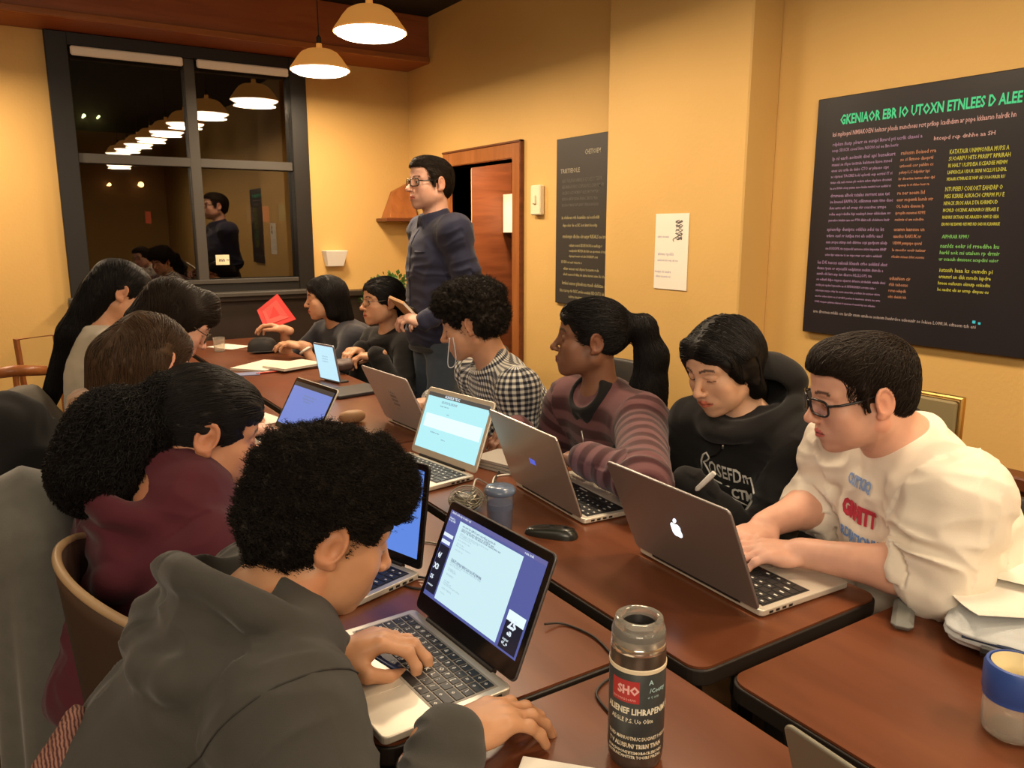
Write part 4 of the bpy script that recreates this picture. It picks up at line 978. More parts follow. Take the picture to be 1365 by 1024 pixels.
def head_col(L, skin, lips, brow, hairc, iris=(.05, .025, .012), eyes='open', stubble=0.0):
    x, y, z = np.abs(L[:, 0]), L[:, 1], L[:, 2]; n = len(L); c = np.tile(A(*skin), (n, 1))
    def mixc(m, col, a=1.0):
        m = np.clip(m, 0, 1)[:, None]*a; c[:] = c*(1-m)+A(*col)*m
    blush = np.exp(-((x-.045)**2+(z+.030)**2)/.0006)*(y > .03); mixc(blush*.18, (skin[0]*1.02, skin[1]*.72, skin[2]*.65))
    nosem = np.exp(-(x**2+(y-.112)**2+(z+.035)**2)/.0003); mixc(nosem*.35, (skin[0]*1.0, skin[1]*.75, skin[2]*.68))
    earm = (x > .072)*1.0; mixc(earm*.35, (skin[0]*1.05, skin[1]*.70, skin[2]*.62))
    if stubble:
        s_ = np.clip((-.045-z)/.02, 0, 1)*(y > .0)*(z > -.125); mixc(s_*stubble, (.05, .035, .03))
    lip = (x < .026)*(y > .080)*(np.abs(z+.0665-(x/.026)**2*-.001) < .0088*(1-(x/.027)**2)+.0012); mixc(lip*1.0, lips)
    mouth = (x < .024)*(y > .084)*(np.abs(z+.0668) < .0011); mixc(mouth*.8, (.05, .015, .012))
    bz = .0225+.0045*np.sin(np.clip((x-.012)/.036, 0, 1)*pi); br = (x > .011)*(x < .049)*(y > .055)*(np.abs(z-bz) < .0036); mixc(br*.85, brow)
    e = np.sqrt((x-.0315)**2+(y-.0745)**2+(z-.0005)**2); ball = (y > .078)*(e < .0146)*(x > .018)*(x < .045)
    if eyes == 'open':
        op = ball*(np.abs(z) < .0048*np.sqrt(np.clip(1-((x-.0315)/.0125)**2, 0, 1))); mixc(op*1.0, (.55, .50, .45))
        ir = op*(np.abs(x-.0315) < .0052); mixc(ir, iris); ls = ball*(np.abs(z-.0056) < .0013); mixc(ls*.9, (.02, .012, .01))
    else:
        ls = (y > .070)*(e < .0185)*(x > .019)*(x < .045)*(np.abs(z+.0045) < .0016); mixc(ls*.95, (.02, .012, .01))
    nost = (np.sqrt((x-.0065)**2+(y-.106)**2+(z+.0425)**2) < .004)*1.0; mixc(nost*.9, (.06, .02, .015))
    return c

def hand_sdf(g, W_, d, up, side, curl=.45, spread=.05, thumb=.5, sc=1.0, fcurl=None):
    """W_ wrist, d towards the fingers, up the back of the hand, side=+1 when the thumb lies at +x of the hand frame"""
    d = unit(d); up = unit(np.asarray(up, float)-d*(np.asarray(up, float)@d)); x = np.cross(d, up); M = np.stack([x, d, up], 1)
    sM, so, ss = g.M, g.o, g.s; g.frame(M, W_, sc)
    g.rc((0, -.03, 0), (0, .010, 0), .0235, .024, k=.015)
    g.el((side*.008, .028, -.002), (.030, .040, .0150), k=.014)
    g.el((0, .058, .0), (.0385, .036, .0135), k=.012)
    g.el((side*.026, .032, -.010), (.015, .028, .0135), k=.012)
    g.el((-side*.026, .038, -.008), (.012, .030, .0120), k=.010)
    fx = [.0285, .0098, -.0098, -.0275]; base = [.086, .091, .087, .078]
    ln = [(.041, .026, .020), (.045, .029, .021), (.042, .027, .020), (.033, .021, .018)]; rr = [.0092, .0094, .0089, .0080]
    tips = []
    for i in range(4):
        cu = (fcurl[i] if fcurl else curl+.06*i); px_ = side*fx[i]; p = A(px_, base[i]-.014, .001); sp_ = side*(1.5-i)*spread
        g.rc((px_*.8, .045, .0), p, .0100, rr[i]*1.08, k=.008)
        a = 0
        for j, L_ in enumerate(ln[i]):
            a += cu*(.75, 1.0, .7)[j]; dr = A(math.sin(sp_)*math.cos(a), math.cos(sp_)*math.cos(a), -math.sin(a)); q = p+dr*L_
            g.rc(p, q, rr[i]*(1.0, .94, .88)[j], rr[i]*(.94, .88, .78)[j], k=.0045 if j else .007)
            if j == 0: g.sp(q+A(0, 0, .0010), rr[i]*.97, k=.004)
            p = q
        tips.append((g.W(p), g.M @ dr, rr[i]*.78*sc))
    t0 = A(side*.024, .020, -.010); t1 = A(side*(.047), .050-.004*thumb, -.016-.010*thumb); t2 = A(side*(.050-.012*thumb), .082-.008*thumb, -.022-.018*thumb); t3 = A(side*(.045-.024*thumb), .106-.010*thumb, -.026-.022*thumb)
    g.rc(t0, t1, .0140, .0115, k=.012); g.rc(t1, t2, .0112, .0100, k=.006); g.rc(t2, t3, .0100, .0080, k=.004)
    tips.append((g.W(t3), g.M @ unit(t3-t2), .008*sc))
    g.frame(sM, so, ss)
    return tips, M

def ik(S, W_, l1, l2, pole):
    D = W_-S; d = np.linalg.norm(D); k = d/(l1+l2)
    if k > .995: l1 *= k/.995; l2 *= k/.995
    n = D/d; a = (l1*l1-l2*l2+d*d)/(2*d); h = math.sqrt(max(l1*l1-a*a, 0)); p = np.asarray(pole, float); p = unit(p-n*(p@n))
    return S+n*a+p*h

def seg_coords(P, bones):
    """cloth coordinates: along the nearest bone and around it"""
    best = None; out = np.zeros((len(P), 3))
    for bi, (a, b, r, ref, off) in enumerate(bones):
        ba = b-a; L_ = np.linalg.norm(ba); t = ba/L_; h = (P-a)@t; hc = np.clip(h, 0, L_); q = P-a-hc[:, None]*t; d = np.linalg.norm(q, axis=1)-r
        e1 = unit(ref-t*(ref@t)); e2 = np.cross(t, e1); ang = np.arctan2(q@e2, q@e1)
        o = np.stack([ang*r, h+off, np.full(len(P), bi)], 1)
        if best is None: best = d; out = o
        else: m = d < best; best = np.where(m, d, best); out = np.where(m[:, None], o, out)
    return out

class Person: pass
def build_person(s):
    """pure numpy: returns meshes; nothing of Blender is touched here, so it can run in a thread"""
    R = Person(); R.s = s; fem = s.get('fem', False); hs = s.get('hs', 1.0); bs = s.get('bs', 1.0); h = s['h']
    Hc = dep(*s['head']); az = vaz(s['head'][0])+pi+math.radians(s['phi']); pitch = math.radians(s.get('pitch', 0)); roll = math.radians(s.get('roll', 0))
    HM = basis(az, pitch, roll); baz = math.radians(s['baz']); R.HM, R.Hc = HM, Hc
    bf = A(math.sin(baz), math.cos(baz), 0); Z = A(0, 0, 1)
    nd = unit(.45*HM[:, 2]+.35*Z+.35*bf*s.get('crane', .5)); N = Hc-HM[:, 1]*.020-HM[:, 2]*.045-nd*s.get('neck', .125)*bs
    if 'N' in s: N = np.array(s['N'], float)
    tl = s.get('tl', .50)*bs; ph = s.get('ph', .53)
    if s.get('stand'): P = N-Z*tl-bf*.0
    else:
        dz_ = N[2]-ph; hz = math.sqrt(max(tl*tl-dz_*dz_, .0)) if tl > dz_ else 0.0
        hz = min(hz, s.get('maxlean', .34)); P = A(N[0]-bf[0]*hz, N[1]-bf[1]*hz, ph)
    u = unit(N-P); r = unit(np.cross(bf, Z)); f = np.cross(u, r); TM = np.stack([r, f, u], 1)
    rol = s.get('shroll', 0.0); hw = s.get('hw', .160 if fem else .178)*bs; fo = s.get('fo', .02)
    tw = math.radians(s.get('twist', 0)); r2 = r*math.cos(tw)+f*math.sin(tw); f2 = f*math.cos(tw)-r*math.sin(tw)
    Sc = N-u*.055*bs; SL = Sc-r2*hw+f2*fo-u*rol; SR = Sc+r2*hw+f2*fo+u*rol
    TMc = np.stack([r2, f2, u], 1)
    W = {}; E = {}
    for sd, S_ in (('L', SL), ('R', SR)):
        wr = s['w'+sd]; wr = onz(*wr) if len(wr) == 3 and wr[0] > 20 else np.array(wr, float)
        if s.get('e'+sd) is not None: e_ = s['e'+sd]; e_ = onz(*e_) if e_[0] > 20 else np.array(e_, float)
        else:
            sg = -1 if sd == 'L' else 1; pole = s.get('pole'+sd, None)
            pole = (-Z*1.0+r*sg*.45-bf*.25) if pole is None else A(*pole)
            e_ = ik(S_, wr, .285*bs, .255*bs, pole)
        W[sd] = wr; E[sd] = e_
    R.P, R.N, R.TM, R.TMc, R.SL, R.SR, R.W, R.E, R.u, R.f, R.r = P, N, TM, TMc, SL, SR, W, E, u, f, r
    # ---------- body
    g = G(); g.frame(TM, P)
    uz = tl
    g.el((0, 0, .02), (.145*bs, .110*bs, .10), k=.03); g.el((0, .0, uz*.32), (.125*bs, .095*bs, .15), k=.06)
    g.frame(TMc, P).el((0, 0, uz*.66), (.140*bs, .098*bs, .175), k=.06); g.frame(TM, P)
    g.frame(np.eye(3), (0, 0, 0)); g.rc(SL, SR, .040*bs, k=.05)
    nr = s.get('nr', .049 if fem else .056)
    hb = Hc+HM @ A(0, -.022, -.048)*hs
    g.rc(N-u*.03, hb, nr*1.12, nr*.98, k=.03)
    for S_ in (SL, SR): g.rc(N-u*.01+f*-.01, S_, .042*bs, .040*bs, k=.04)
    for sd, S_ in (('L', SL), ('R', SR)):
        sk = s.get('armk', .88); am = (E[sd]*.7+W[sd]*.3)
        g.rc(S_, E[sd], .044*sk*bs, .037*sk*bs, k=.03); g.rc(E[sd], am, .037*sk*bs, .0385*sk*bs, k=.015); g.rc(am, W[sd], .0385*sk*bs, .0245*sk*bs, k=.02)
    g.frame(HM, Hc, hs); head_sdf(g, fem, s.get('nose', 1.0), s.get('jaw', 1.0))
    g.frame(np.eye(3), (0, 0, 0)); R.tips = {}
    R.HandM = {}
    for sd in ('L', 'R'):
        hd = s.get('h'+sd)
        if hd is None: continue
        tgt = hd[0]; tgt = onz(*tgt) if tgt[0] > 20 else np.array(tgt, float)
        upv = hd[1]; kw = hd[2] if len(hd) > 2 else {}
        base_side = 1 if sd == 'L' else -1
        R.tips[sd], R.HandM[sd] = hand_sdf(g, W[sd], tgt-W[sd], upv, base_side, sc=s.get('hand', 1.0), **kw)
    if s.get('stand') or s.get('legs', True):
        sg_ = s.get('stand')
        R.hips = [P+r*q*.085*bs-u*.03 for q in (-1, 1)]
        if sg_: R.knees = [A(hp[0], hp[1], .50)+bf*.03 for hp in R.hips]; R.ank = [A(k_[0], k_[1], .09)-bf*.02 for k_ in R.knees]
        else: R.knees = [A(*(hp+bf*.42+r*q*.03)[:2], .545) for hp, q in zip(R.hips, (-1, 1))]; R.ank = [A(k_[0], k_[1], .10)+bf*s.get('shin', -.06) for k_ in R.knees]
        for hp, k_, a_ in zip(R.hips, R.knees, R.ank): g.rc(hp, k_, .070, .046, k=.04); g.rc(k_, a_, .046, .030, k=.02)
    V, F = polygonize(g, h)
    L = (V-Hc) @ HM/hs; hm = (np.abs(L) < A(.1, .14, .14)).all(1)
    c = np.tile(A(*s['skin']), (len(V), 1))
    c[hm] = head_col(L[hm], s['skin'], s.get('lips', (s['skin'][0]*.85, s['skin'][1]*.42, s['skin'][2]*.40)), s.get('brow', (.02, .012, .01)), None, eyes=s.get('eyes', 'down'), stubble=s.get('stubble', 0))
    for sd in R.tips:        # nails and knuckles
        for tp_, dr, rad in R.tips[sd]:
            Mh = R.HandM[sd]; nup = unit(Mh[:, 2]*.8+np.cross(np.cross(dr, Mh[:, 2]), dr)*.6); ctr = tp_+nup*rad*.9-dr*rad*.1
            m = (np.linalg.norm(V-ctr, axis=1) < rad*.85); c[m] = c[m]*.3+.7*A(min(s['skin'][0]*1.25, .9), s['skin'][1]*1.05, s['skin'][2]*1.1)
    mot = 1+.05*fbm(V, 60, 2, 3)[:, None]; c = c*mot
    R.body = (V, F, c); R.gbody = g
    # ---------- garment
    R.parts = []
    gm_ = s['top']; o = gm_.get('off', .0)
    q = G(); q.frame(TM, P)
    bl = gm_.get('belly', 0)
    q.el((0, 0, .015), ((.170+o)*bs, (.135+o+bl)*bs, .13), k=.03); q.el((0, .005+bl*.4, uz*.32), ((.158+o)*bs, (.122+o+bl)*bs, .17), k=.07)
    q.frame(TMc, P).el((0, .004, uz*.64), ((.168+o)*bs, (.118+o)*bs, .185), k=.07)
    if fem:
        for sg in (-1, 1): q.el((sg*.072, .085, uz*.60), (.058, .050, .058), k=.05)
    q.frame(np.eye(3), (0, 0, 0))
    q.rc(SL, SR, (.052+o*.6)*bs, k=.05)
    for S_ in (SL, SR): q.rc(N-u*.035-f*.012, S_, (.052+o*.5)*bs, (.054+o*.5)*bs, k=.05)
    for sd, S_ in (('L', SL), ('R', SR)):
        sl = gm_.get('sleeve', 1.0); ak = gm_.get('armr', 1.0)
        if isinstance(sl, dict): sl = sl[sd]
        if sl > 1e-6:
            q.rc(S_, E[sd], (.060+o*.7)*ak*bs, (.049+o*.5)*ak*bs, k=.045)
            En = E[sd]+(W[sd]-E[sd])*sl; r2_ = .049+(.037-.049)*sl
            q.rc(E[sd], En, (.049+o*.5)*ak*bs, (r2_+o*.35)*ak*bs, k=.02)
            if gm_.get('cuff', True):
                t_ = unit(W[sd]-E[sd]); q.rc(En-t_*.035, En-t_*.004, (r2_+o*.35+.0035)*ak*bs, (r2_+o*.35-.001)*ak*bs, k=.008)
            cutp = En+unit(W[sd]-E[sd])*.006
        else:
            k2 = -sl; En = S_+(E[sd]-S_)*k2; q.rc(S_, En, (.062+o*.7)*ak*bs, (.058+o*.5)*ak*bs, k=.045)
    if gm_.get('hood'):
        hd_ = gm_['hood']; k3 = hd_.get('k', 1.0); z_ = unit(unit(hb-N)*hd_.get('nk', .6)+u*(1-hd_.get('nk', .6))); y_ = unit(f-z_*(f@z_)); R.HF = np.stack([np.cross(y_, z_), y_, z_], 1)
        q.frame(TM @ rotx(math.radians(-hd_.get('tilt', 0))), N, k3)
        q.el((0, -.075, -.050), (.118, .045, .068), rotx(.25), k=.02)
        q.frame(R.HF, N-z_*hd_.get('drop', 0)-f*hd_.get('drop', 0)*.5, k3)
        q.tor((0, .006, -.008), .072, .020, rotx(.05), k=.02, sx=1.10)
        if hd_.get('bulk'): q.el((0, -.100, .035), (.120, .060, .075), rotx(-.3), k=.02)
        q.tor((0, -.034, .004), .092, .021, rotx(-.10), k=.012, sx=1.18, sy=.95)
        q.el((0, -.062, .034), (.088, .048, .040), rotx(-.1), k=.012, op='s')
        R.HO = N-z_*hd_.get('drop', 0)-f*hd_.get('drop', 0)*.5
        q.frame(TM, N, k3); U_ = [(.088, .030, -.022), (.120, -.035, -.045), (.108, -.085, -.078), (.058, -.108, -.100), (0, -.112, -.108), (-.058, -.108, -.100), (-.108, -.085, -.078), (-.120, -.035, -.045), (-.088, .030, -.022)]
        for a_, b_ in zip(U_[:-1], U_[1:]): q.rc(a_, b_, .024, .024, k=.012)
        q.frame(np.eye(3), (0, 0, 0))
    elif gm_.get('collar', 'crew') == 'crew':
        q.frame(np.stack([r, unit(f+u*.0), u], 1) @ rotx(-.30), N+u*.004+f*.006); q.tor((0, .0, .0), nr+.014, .0105, k=.014, sx=1.08); q.frame(np.eye(3), (0, 0, 0))
    elif gm_.get('collar') in ('shirt', 'zip'):
        q.frame(np.stack([r, unit(f+u*.0), u], 1) @ rotx(-.30), N+u*.012+f*.006)
        for zz, RR in ((0, .012), (.012, .008), (.024, .006)): q.tor((0, .004-.0*zz, zz), nr+RR, .0085, k=.012, sx=1.06)
        if gm_['collar'] == 'shirt':
            for sg in (-1, 1): q.rc((sg*.020, nr+.012, .018), (sg*.038, nr+.026, -.022), .0085, .0065, k=.006); q.rc((sg*.05, nr-.012, .022), (sg*.050, nr+.010, -.014), .0085, .0065, k=.01)
        q.frame(np.eye(3), (0, 0, 0))
    # keep head/neck/hand clear
    q.frame(HM, Hc, hs); q.el((0, .03, -.015), (.055, .065, .065), k=.01, op='s'); q.frame(np.eye(3), (0, 0, 0))
    q.frame(TM, P); q.plane((0, 0, -.075), (0, 0, -1), k=.01); q.frame(np.eye(3), (0, 0, 0))
    hg = gm_.get('h', max(h*1.25, .004)); V, F = polygonize(q, hg); nn = vnormals(V, F)
    amp = gm_.get('amp', .006); seed = s.get('seed', 1); fs_ = gm_.get('fs', 15)
    el_ = [E['L'], E['R']]
    bones = [(P-u*.1, N, .14, f, 0.0)]
    for sd, S_ in (('L', SL), ('R', SR)): bones += [(S_, E[sd], .055, r, .03), (E[sd], W[sd], .045, r, .03+np.linalg.norm(E[sd]-S_))]
    def disp(X):
        d = amp*(.55*folds(X, fs_*.75, seed, (1, 1, .8))+.45*fbm(X, 8, 2, seed+3))
        # wrinkles that run around the sleeves and across the waist, deepest at the elbows
        pc = seg_coords(X, bones); Q = np.stack([pc[:, 0]*9, pc[:, 1]*30, pc[:, 2]*7.3], 1); Q = Q+.55*np.stack([vnoise(X, 11, seed+40+a) for a in range(3)], 1)
        w = .55+sum(np.exp(-((X-e_)**2).sum(1)/.016) for e_ in el_)*1.0
        sm = np.clip(np.abs(fbm(X, 6, 1, seed+60))*1.5+.2, 0, 1)
        rd = 1-np.abs(vnoise(Q, 1.0, seed+30))*2.2; d = d+amp*.85*w*sm*rd
        return (d-amp*.25)*np.clip((np.linalg.norm(X-N, axis=1)-.075)/.09, .08, 1)
    V2 = V+nn*disp(V)[:, None]
    R.parts.append((gm_['name'], V2, F, None, seg_coords(V, bones) if gm_.get('cloth') else None, gm_['mat'])); R.gtop = q; R.disp = disp
    # ---------- trousers
    if s.get('legs', True):
        t = G(); t.frame(TM, P); t.el((0, 0, -.01), (.158*bs, .122*bs, .10), k=.03); t.frame(np.eye(3), (0, 0, 0))
        for hp, k_, a_ in zip(R.hips, R.knees, R.ank): t.rc(hp, k_, .090*bs, .066*bs, k=.05); t.rc(k_, a_+A(0, 0, .0), .066*bs, .052*bs, k=.02)
        V, F = polygonize(t, .007 if s.get('stand') else .010); nn = vnormals(V, F); V = V+nn*(.004*folds(V, 16, seed+20))[:, None]
        R.parts.append(('trousers', V, F, None, None, s.get('legmat', 'denim')))
        for a_ in R.ank:
            t = G(); t.frame(np.stack([r, bf, Z], 1), A(a_[0], a_[1], 0)); t.el((0, .055, .045), (.043, .125, .042), k=.02); t.rc((0, -.01, .05), (0, 0, .11), .042, .045, k=.02); t.plane((0, 0, .004), (0, 0, -1))
            V, F = polygonize(t, .008); R.parts.append(('shoe', V, F, None, None, 'shoe'))
    # ---------- hair
    hair_build(R, s, HM, Hc, hs, u, f, r, N)
    return R
def cap_cut(q, face=(0, .128, -.040), fr=(.105, .078, .094), ears=True, nape=-.062):
    q.el((0, .043, .060), (.064, .053, .046), k=.02)
    q.el(face, fr, k=.008, op='s')
    if ears:
        for s_ in (-1, 1): q.el((s_*.092, .012, -.030), (.030, .030, .042), rotx(.15), k=.006, op='s')
    if nape is not None: q.plane((0, -.05, nape), (0, .25, -1), k=.01)
def hair_build(R, s, HM, Hc, hs, u, f, r, N):
    def ear_clear(VF):
        V_, F_ = VF; L = (V_-Hc) @ HM/hs; bad = (((np.abs(L[:, 0])-.088)/.034)**2+((L[:, 1]+.004)/.030)**2+((L[:, 2]+.012)/.040)**2 < 1) | ((L[:, 1] > .03) & (L[:, 2] < .045) & (np.abs(L[:, 0]) < .085) & (L[:, 1] > .055)); return V_, F_[~bad[F_].any(1)]
    st = s['hair']; kind = st['kind']; rng = np.random.default_rng(s.get('seed', 1)); q = G(); q.frame(HM, Hc, hs); hr = st.get('h', s['h'])
    Z = A(0, 0, 1); flow = None; follow = True; kw = dict(steps=9, step=.014, r=.0008, lift=.0022, jitter=.18)
    amp, fr_ = .002, 60
    if kind == 'afro':
        b = st.get('big', 1.0)
        q.el((0, -.014, .062), (.093*b, .108*b, .078*b), k=.02); q.el((0, -.048, .0), (.080*b, .070*b, .066), k=.03)
        if st.get('front'): q.el((0, .052, .090), (.072*b, .050, .040*b), k=.03)
        cap_cut(q, face=(0, .128, -.034), fr=(.130, .088, .098), nape=st.get('nape', -.058)); amp = .007*b; fr_ = 42
        for s_ in (-1, 1): q.el((s_*.100, .006, -.014), (.042, .038, .050), rotx(.15), k=.006, op='s')
        def flow(P): L = (P-Hc) @ HM; return np.asarray(unit_rows(L-A(0, -.01, .0)) @ HM.T)
        follow = False; kw = dict(steps=7, step=.0020, r=.0006, curl=.0028, cfreq=1100, jitter=.3)
    elif kind == 'short':
        q.el((0, -.013, .037), (.0785, .1000, .0825), k=.02); q.el((0, .036, .086), (.056, .050, .028), k=.03); q.el((0, -.052, -.015), (.064, .050, .055), k=.03)
        cap_cut(q, face=(0, .118, -.030), fr=(.10, .070, .100), nape=-.060); q.bx((0, .128, -.020), (.13, .080, .089), .035, k=.008, op='s')
        if st.get('lift'): q.el((0, .050, .105), (.050, .046, .020), k=.02)
        for s_ in (-1, 1): q.rc((s_*.0715, .022, .03), (s_*.0735, .016, -.016), .009, .005, k=.006)
        amp = .0022; fr_ = 55; fw = st.get('fwd', .7)
        def flow(P):
            L = (P-Hc) @ HM; d = np.stack([L[:, 0]*3, np.full(len(L), fw), -.9+8*np.clip(L[:, 2]-.03, 0, .1)], 1); return d @ HM.T
        kw = dict(steps=7, step=.0065, r=.0007, lift=.003, jitter=.3)
    elif kind in ('tied', 'long', 'bob'):
        q.el((0, -.014, .036), (.0820, .1045, .0900), k=.02)
        fy = st.get('line', .132)
        cap_cut(q, face=(0, fy, -.034), fr=st.get('fr3', (.100, .080, .100)), ears=(kind == 'tied' or st.get('earout', False)), nape=None if kind != 'tied' else -.055)
        for (a, b_, r1, r2) in st.get('locks', []):      # head-local chains
            q.rc(a, b_, r1, r2, k=.03)
        if st.get('part_v'):
            for s_ in (-1, 1): q.rc((s_*.030, .078, .088), (s_*.066, .050, .035), .014, .013, k=.015); q.rc((s_*.066, .050, .035), (s_*.074, .022, -.02), .013, .012, k=.015)
        for (c_, r_) in st.get('mass', []): q.el(c_, r_, k=.035)
        q.frame(np.eye(3), (0, 0, 0))
        for (a, b_, r1, r2) in st.get('wlocks', []):     # offsets from the head centre along right, body forward, world up
            B_ = np.stack([r, unit(A(f[0], f[1], 0)), Z], 1); q.rc(Hc+B_ @ A(*a), Hc+B_ @ A(*b_), r1, r2, k=.035)
        q.frame(HM, Hc, hs)
        for (c_, r_) in st.get('cut', []): q.el(c_, r_, k=.012, op='s')
        amp = st.get('amp', .0022); fr_ = st.get('fr', 45)
        tgt = A(*st.get('knot', (0, -.115, .03)))
        if kind == 'tied':
            def flow(P):
                L = (P-Hc) @ HM; d = tgt-L; near = np.linalg.norm(d, axis=1) < .05; beyond = (L[:, 1] < tgt[1]+.02)
                d = d/np.maximum(np.linalg.norm(d, axis=1, keepdims=True), 1e-6) @ HM.T; m = (near | beyond)[:, None]
                return np.where(m, A(*st.get('tail', (0, -.2, -1)))@HM.T, d)
        else:
            def flow(P):
                L = (P-Hc) @ HM; w = np.clip((L[:, 2]+.01)/.08, 0, 1)[:, None]
                top = np.stack([np.sign(L[:, 0]+1e-6-st.get('part', 0))*1.0, np.full(len(L), -.25), -.2+0*L[:, 0]], 1) @ HM.T
                return top*w+(1-w)*(-Z-.15*f)
        kw = dict(steps=12, step=st.get('step', .016), r=.0008, lift=.0020, jitter=.10, curl=st.get('curl', 0), cfreq=st.get('cfreq', 200))
    V, F = polygonize(q, hr); n = vnormals(V, F)
    if kind == 'afro': d = amp*(np.abs(fbm(V, fr_, 3, 5))*2-.4)+.0035*fbm(V, 150, 2, 8)
    elif amp > .005:
        L = (V-Hc) @ HM; w = np.clip((-L[:, 1]-.075)/.03, 0, 1); d = amp*(np.abs(fbm(V, fr_, 3, 5))*2-.4)*w+.0018*fbm(L*A(1, .25, .6), 99, 2, 5)*(1-w)
    else:
        L = (V-Hc) @ HM; d = amp*fbm(L*A(1, .25, .6), fr_*2.2, 2, 5)
    Vd = V+n*d[:, None]; ns = st.get('n', 2500)
    F_ = F
    if ns:
        idx = rng.choice(len(V), min(ns, len(V)), replace=False); roots = Vd[idx]
        kw.update(st.get('kw', {}))
        if st.get('mass'):
            Lr = (roots-Hc) @ HM; cm = Lr[:, 1] < -.095; k1 = dict(kw); k1['curl'] = 0; k1['jitter'] = .06; k1['lift'] = .0014
            SV, SF = join(strands(q, roots[~cm], flow, follow=follow, seed=1, **k1), strands(q, roots[cm], flow, follow=follow, seed=2, **kw))
        else: SV, SF = strands(q, roots, flow, follow=follow, seed=s.get('seed', 1), **kw)
        if kind == 'afro' or kind == 'short' or st.get('earout') or kind == 'tied': SV, SF = ear_clear((SV, SF))
        Vd, F_ = join((Vd, F), (SV, SF))
    R.parts.append(('hair', Vd, F_, None, None, st['mat'])); R.ghair = q
def unit_rows(X): return X/np.maximum(np.linalg.norm(X, axis=1, keepdims=True), 1e-9)

# ------------- cloth, skin and hair materials
def cloth(name, col, rough=.9, bump=.35, sc=900, sheen=.25, var=.08): return mat(name, s2l(col) if max(col) > 1 else col, rough, bump=bump, bscale=sc, bdist=.001, sheen=sheen, spec=.25, var=var, vscale=30)
cloth('charcoal_fleece', (.047, .044, .038), sheen=.12); cloth('maroon_fleece', (.066, .011, .018), sheen=.10); cloth('black_fleece', (.010, .009, .009), sheen=.1); cloth('cream_jersey', (.80, .72, .60), sheen=.1, var=.04)
cloth('beige_knit', (.34, .29, .22), bump=.6, sc=500); cloth('offwhite_knit', (.50, .44, .34), bump=.5, sc=500); cloth('navy_cotton', (.018, .020, .046), rough=.75, sheen=.12); cloth('denim', (.045, .060, .085), bump=.5, sc=700)
cloth('dark_tee', (.020, .020, .028)); cloth('shoe', (.02, .02, .02)); cloth('black_jeans', (.014, .014, .016)); cloth('black_lining', (.006, .006, .006), sheen=0); cloth('grey_felt', (.105, .100, .085), sc=400, bump=.5, var=.2); cloth('scarf_tan', (.36, .20, .11), bump=.8, sc=200, var=.3)
for nm_, c1 in (('hair_black', (.006, .0045, .004)), ('hair_dark_brown', (.016, .009, .005)), ('hair_brown', (.050, .026, .012)), ('hair_curly', (.013, .0095, .007))):
    mat(nm_, c1, .58 if nm_ != 'hair_curly' else .7, spec=.26 if nm_ != 'hair_curly' else .2, var=.35, vscale=50)
skinm = mat('skin', (1, 1, 1), .48, attr='tint', bump=.12, bscale=700, bdist=.0006, spec=.4, sub=.12)
def stripes(name, c1, c2, per, duty, c3=None, mode='stripe'):
    m = cloth(name, c1, sheen=.15); nt = m.node_tree; N = nt.nodes; L = nt.links; b = N['Principled BSDF']
    a = N.new('ShaderNodeAttribute'); a.attribute_name = 'cloth'; sp = N.new('ShaderNodeSeparateXYZ'); L.new(a.outputs['Vector'], sp.inputs[0])
    def band(out, per, duty, soft=.06):
        q = N.new('ShaderNodeMath'); q.operation = 'DIVIDE'; L.new(out, q.inputs[0]); q.inputs[1].default_value = per
        fr = N.new('ShaderNodeMath'); fr.operation = 'FRACT'; L.new(q.outputs[0], fr.inputs[0])
        pp = N.new('ShaderNodeMath'); pp.operation = 'PINGPONG'; L.new(q.outputs[0], pp.inputs[0]); pp.inputs[1].default_value = .5
        mr = N.new('ShaderNodeMapRange'); mr.inputs[1].default_value = duty/2-soft; mr.inputs[2].default_value = duty/2+soft; L.new(pp.outputs[0], mr.inputs[0]); return mr.outputs[0]
    v = band(sp.outputs[1], per, duty)
    mx = N.new('ShaderNodeMix'); mx.data_type = 'RGBA'
    if mode == 'stripe': L.new(v, mx.inputs[0]); mx.inputs[6].default_value = (*c1, 1); mx.inputs[7].default_value = (*c2, 1)
    else:
        w = band(sp.outputs[0], per, duty); ad = N.new('ShaderNodeMath'); ad.operation = 'ADD'; L.new(v, ad.inputs[0]); L.new(w, ad.inputs[1]); hf = N.new('ShaderNodeMath'); hf.operation = 'MULTIPLY'; hf.inputs[1].default_value = .5; L.new(ad.outputs[0], hf.inputs[0])
        cr = N.new('ShaderNodeValToRGB'); cr.color_ramp.interpolation = 'LINEAR'; e = cr.color_ramp.elements; e[0].color = (*c1, 1); e[0].position = .1; e[1].color = (*c2, 1); e[1].position = .9; k = e.new(.5); k.color = (*c3, 1)
        L.new(hf.outputs[0], cr.inputs[0]); L.new(cr.outputs[0], b.inputs['Base Color']); return m
    L.new(mx.outputs[2], b.inputs['Base Color']); return m
stripes('striped_knit', (.050, .014, .016), (.135, .055, .058), .052, .52)
stripes('gingham', (.012, .013, .022), (.62, .60, .52), .0185, .5, (.16, .16, .17), 'check')
def Dp(x, y, t): return tuple(dep(x, y, t))
SK1 = (.50, .255, .135); SK_fair = (.66, .36, .25); SK_asian = (.62, .36, .225); SK_dark = (.20, .090, .050); SK_tan = (.50, .26, .15)
UPZ = (0, 0, 1)
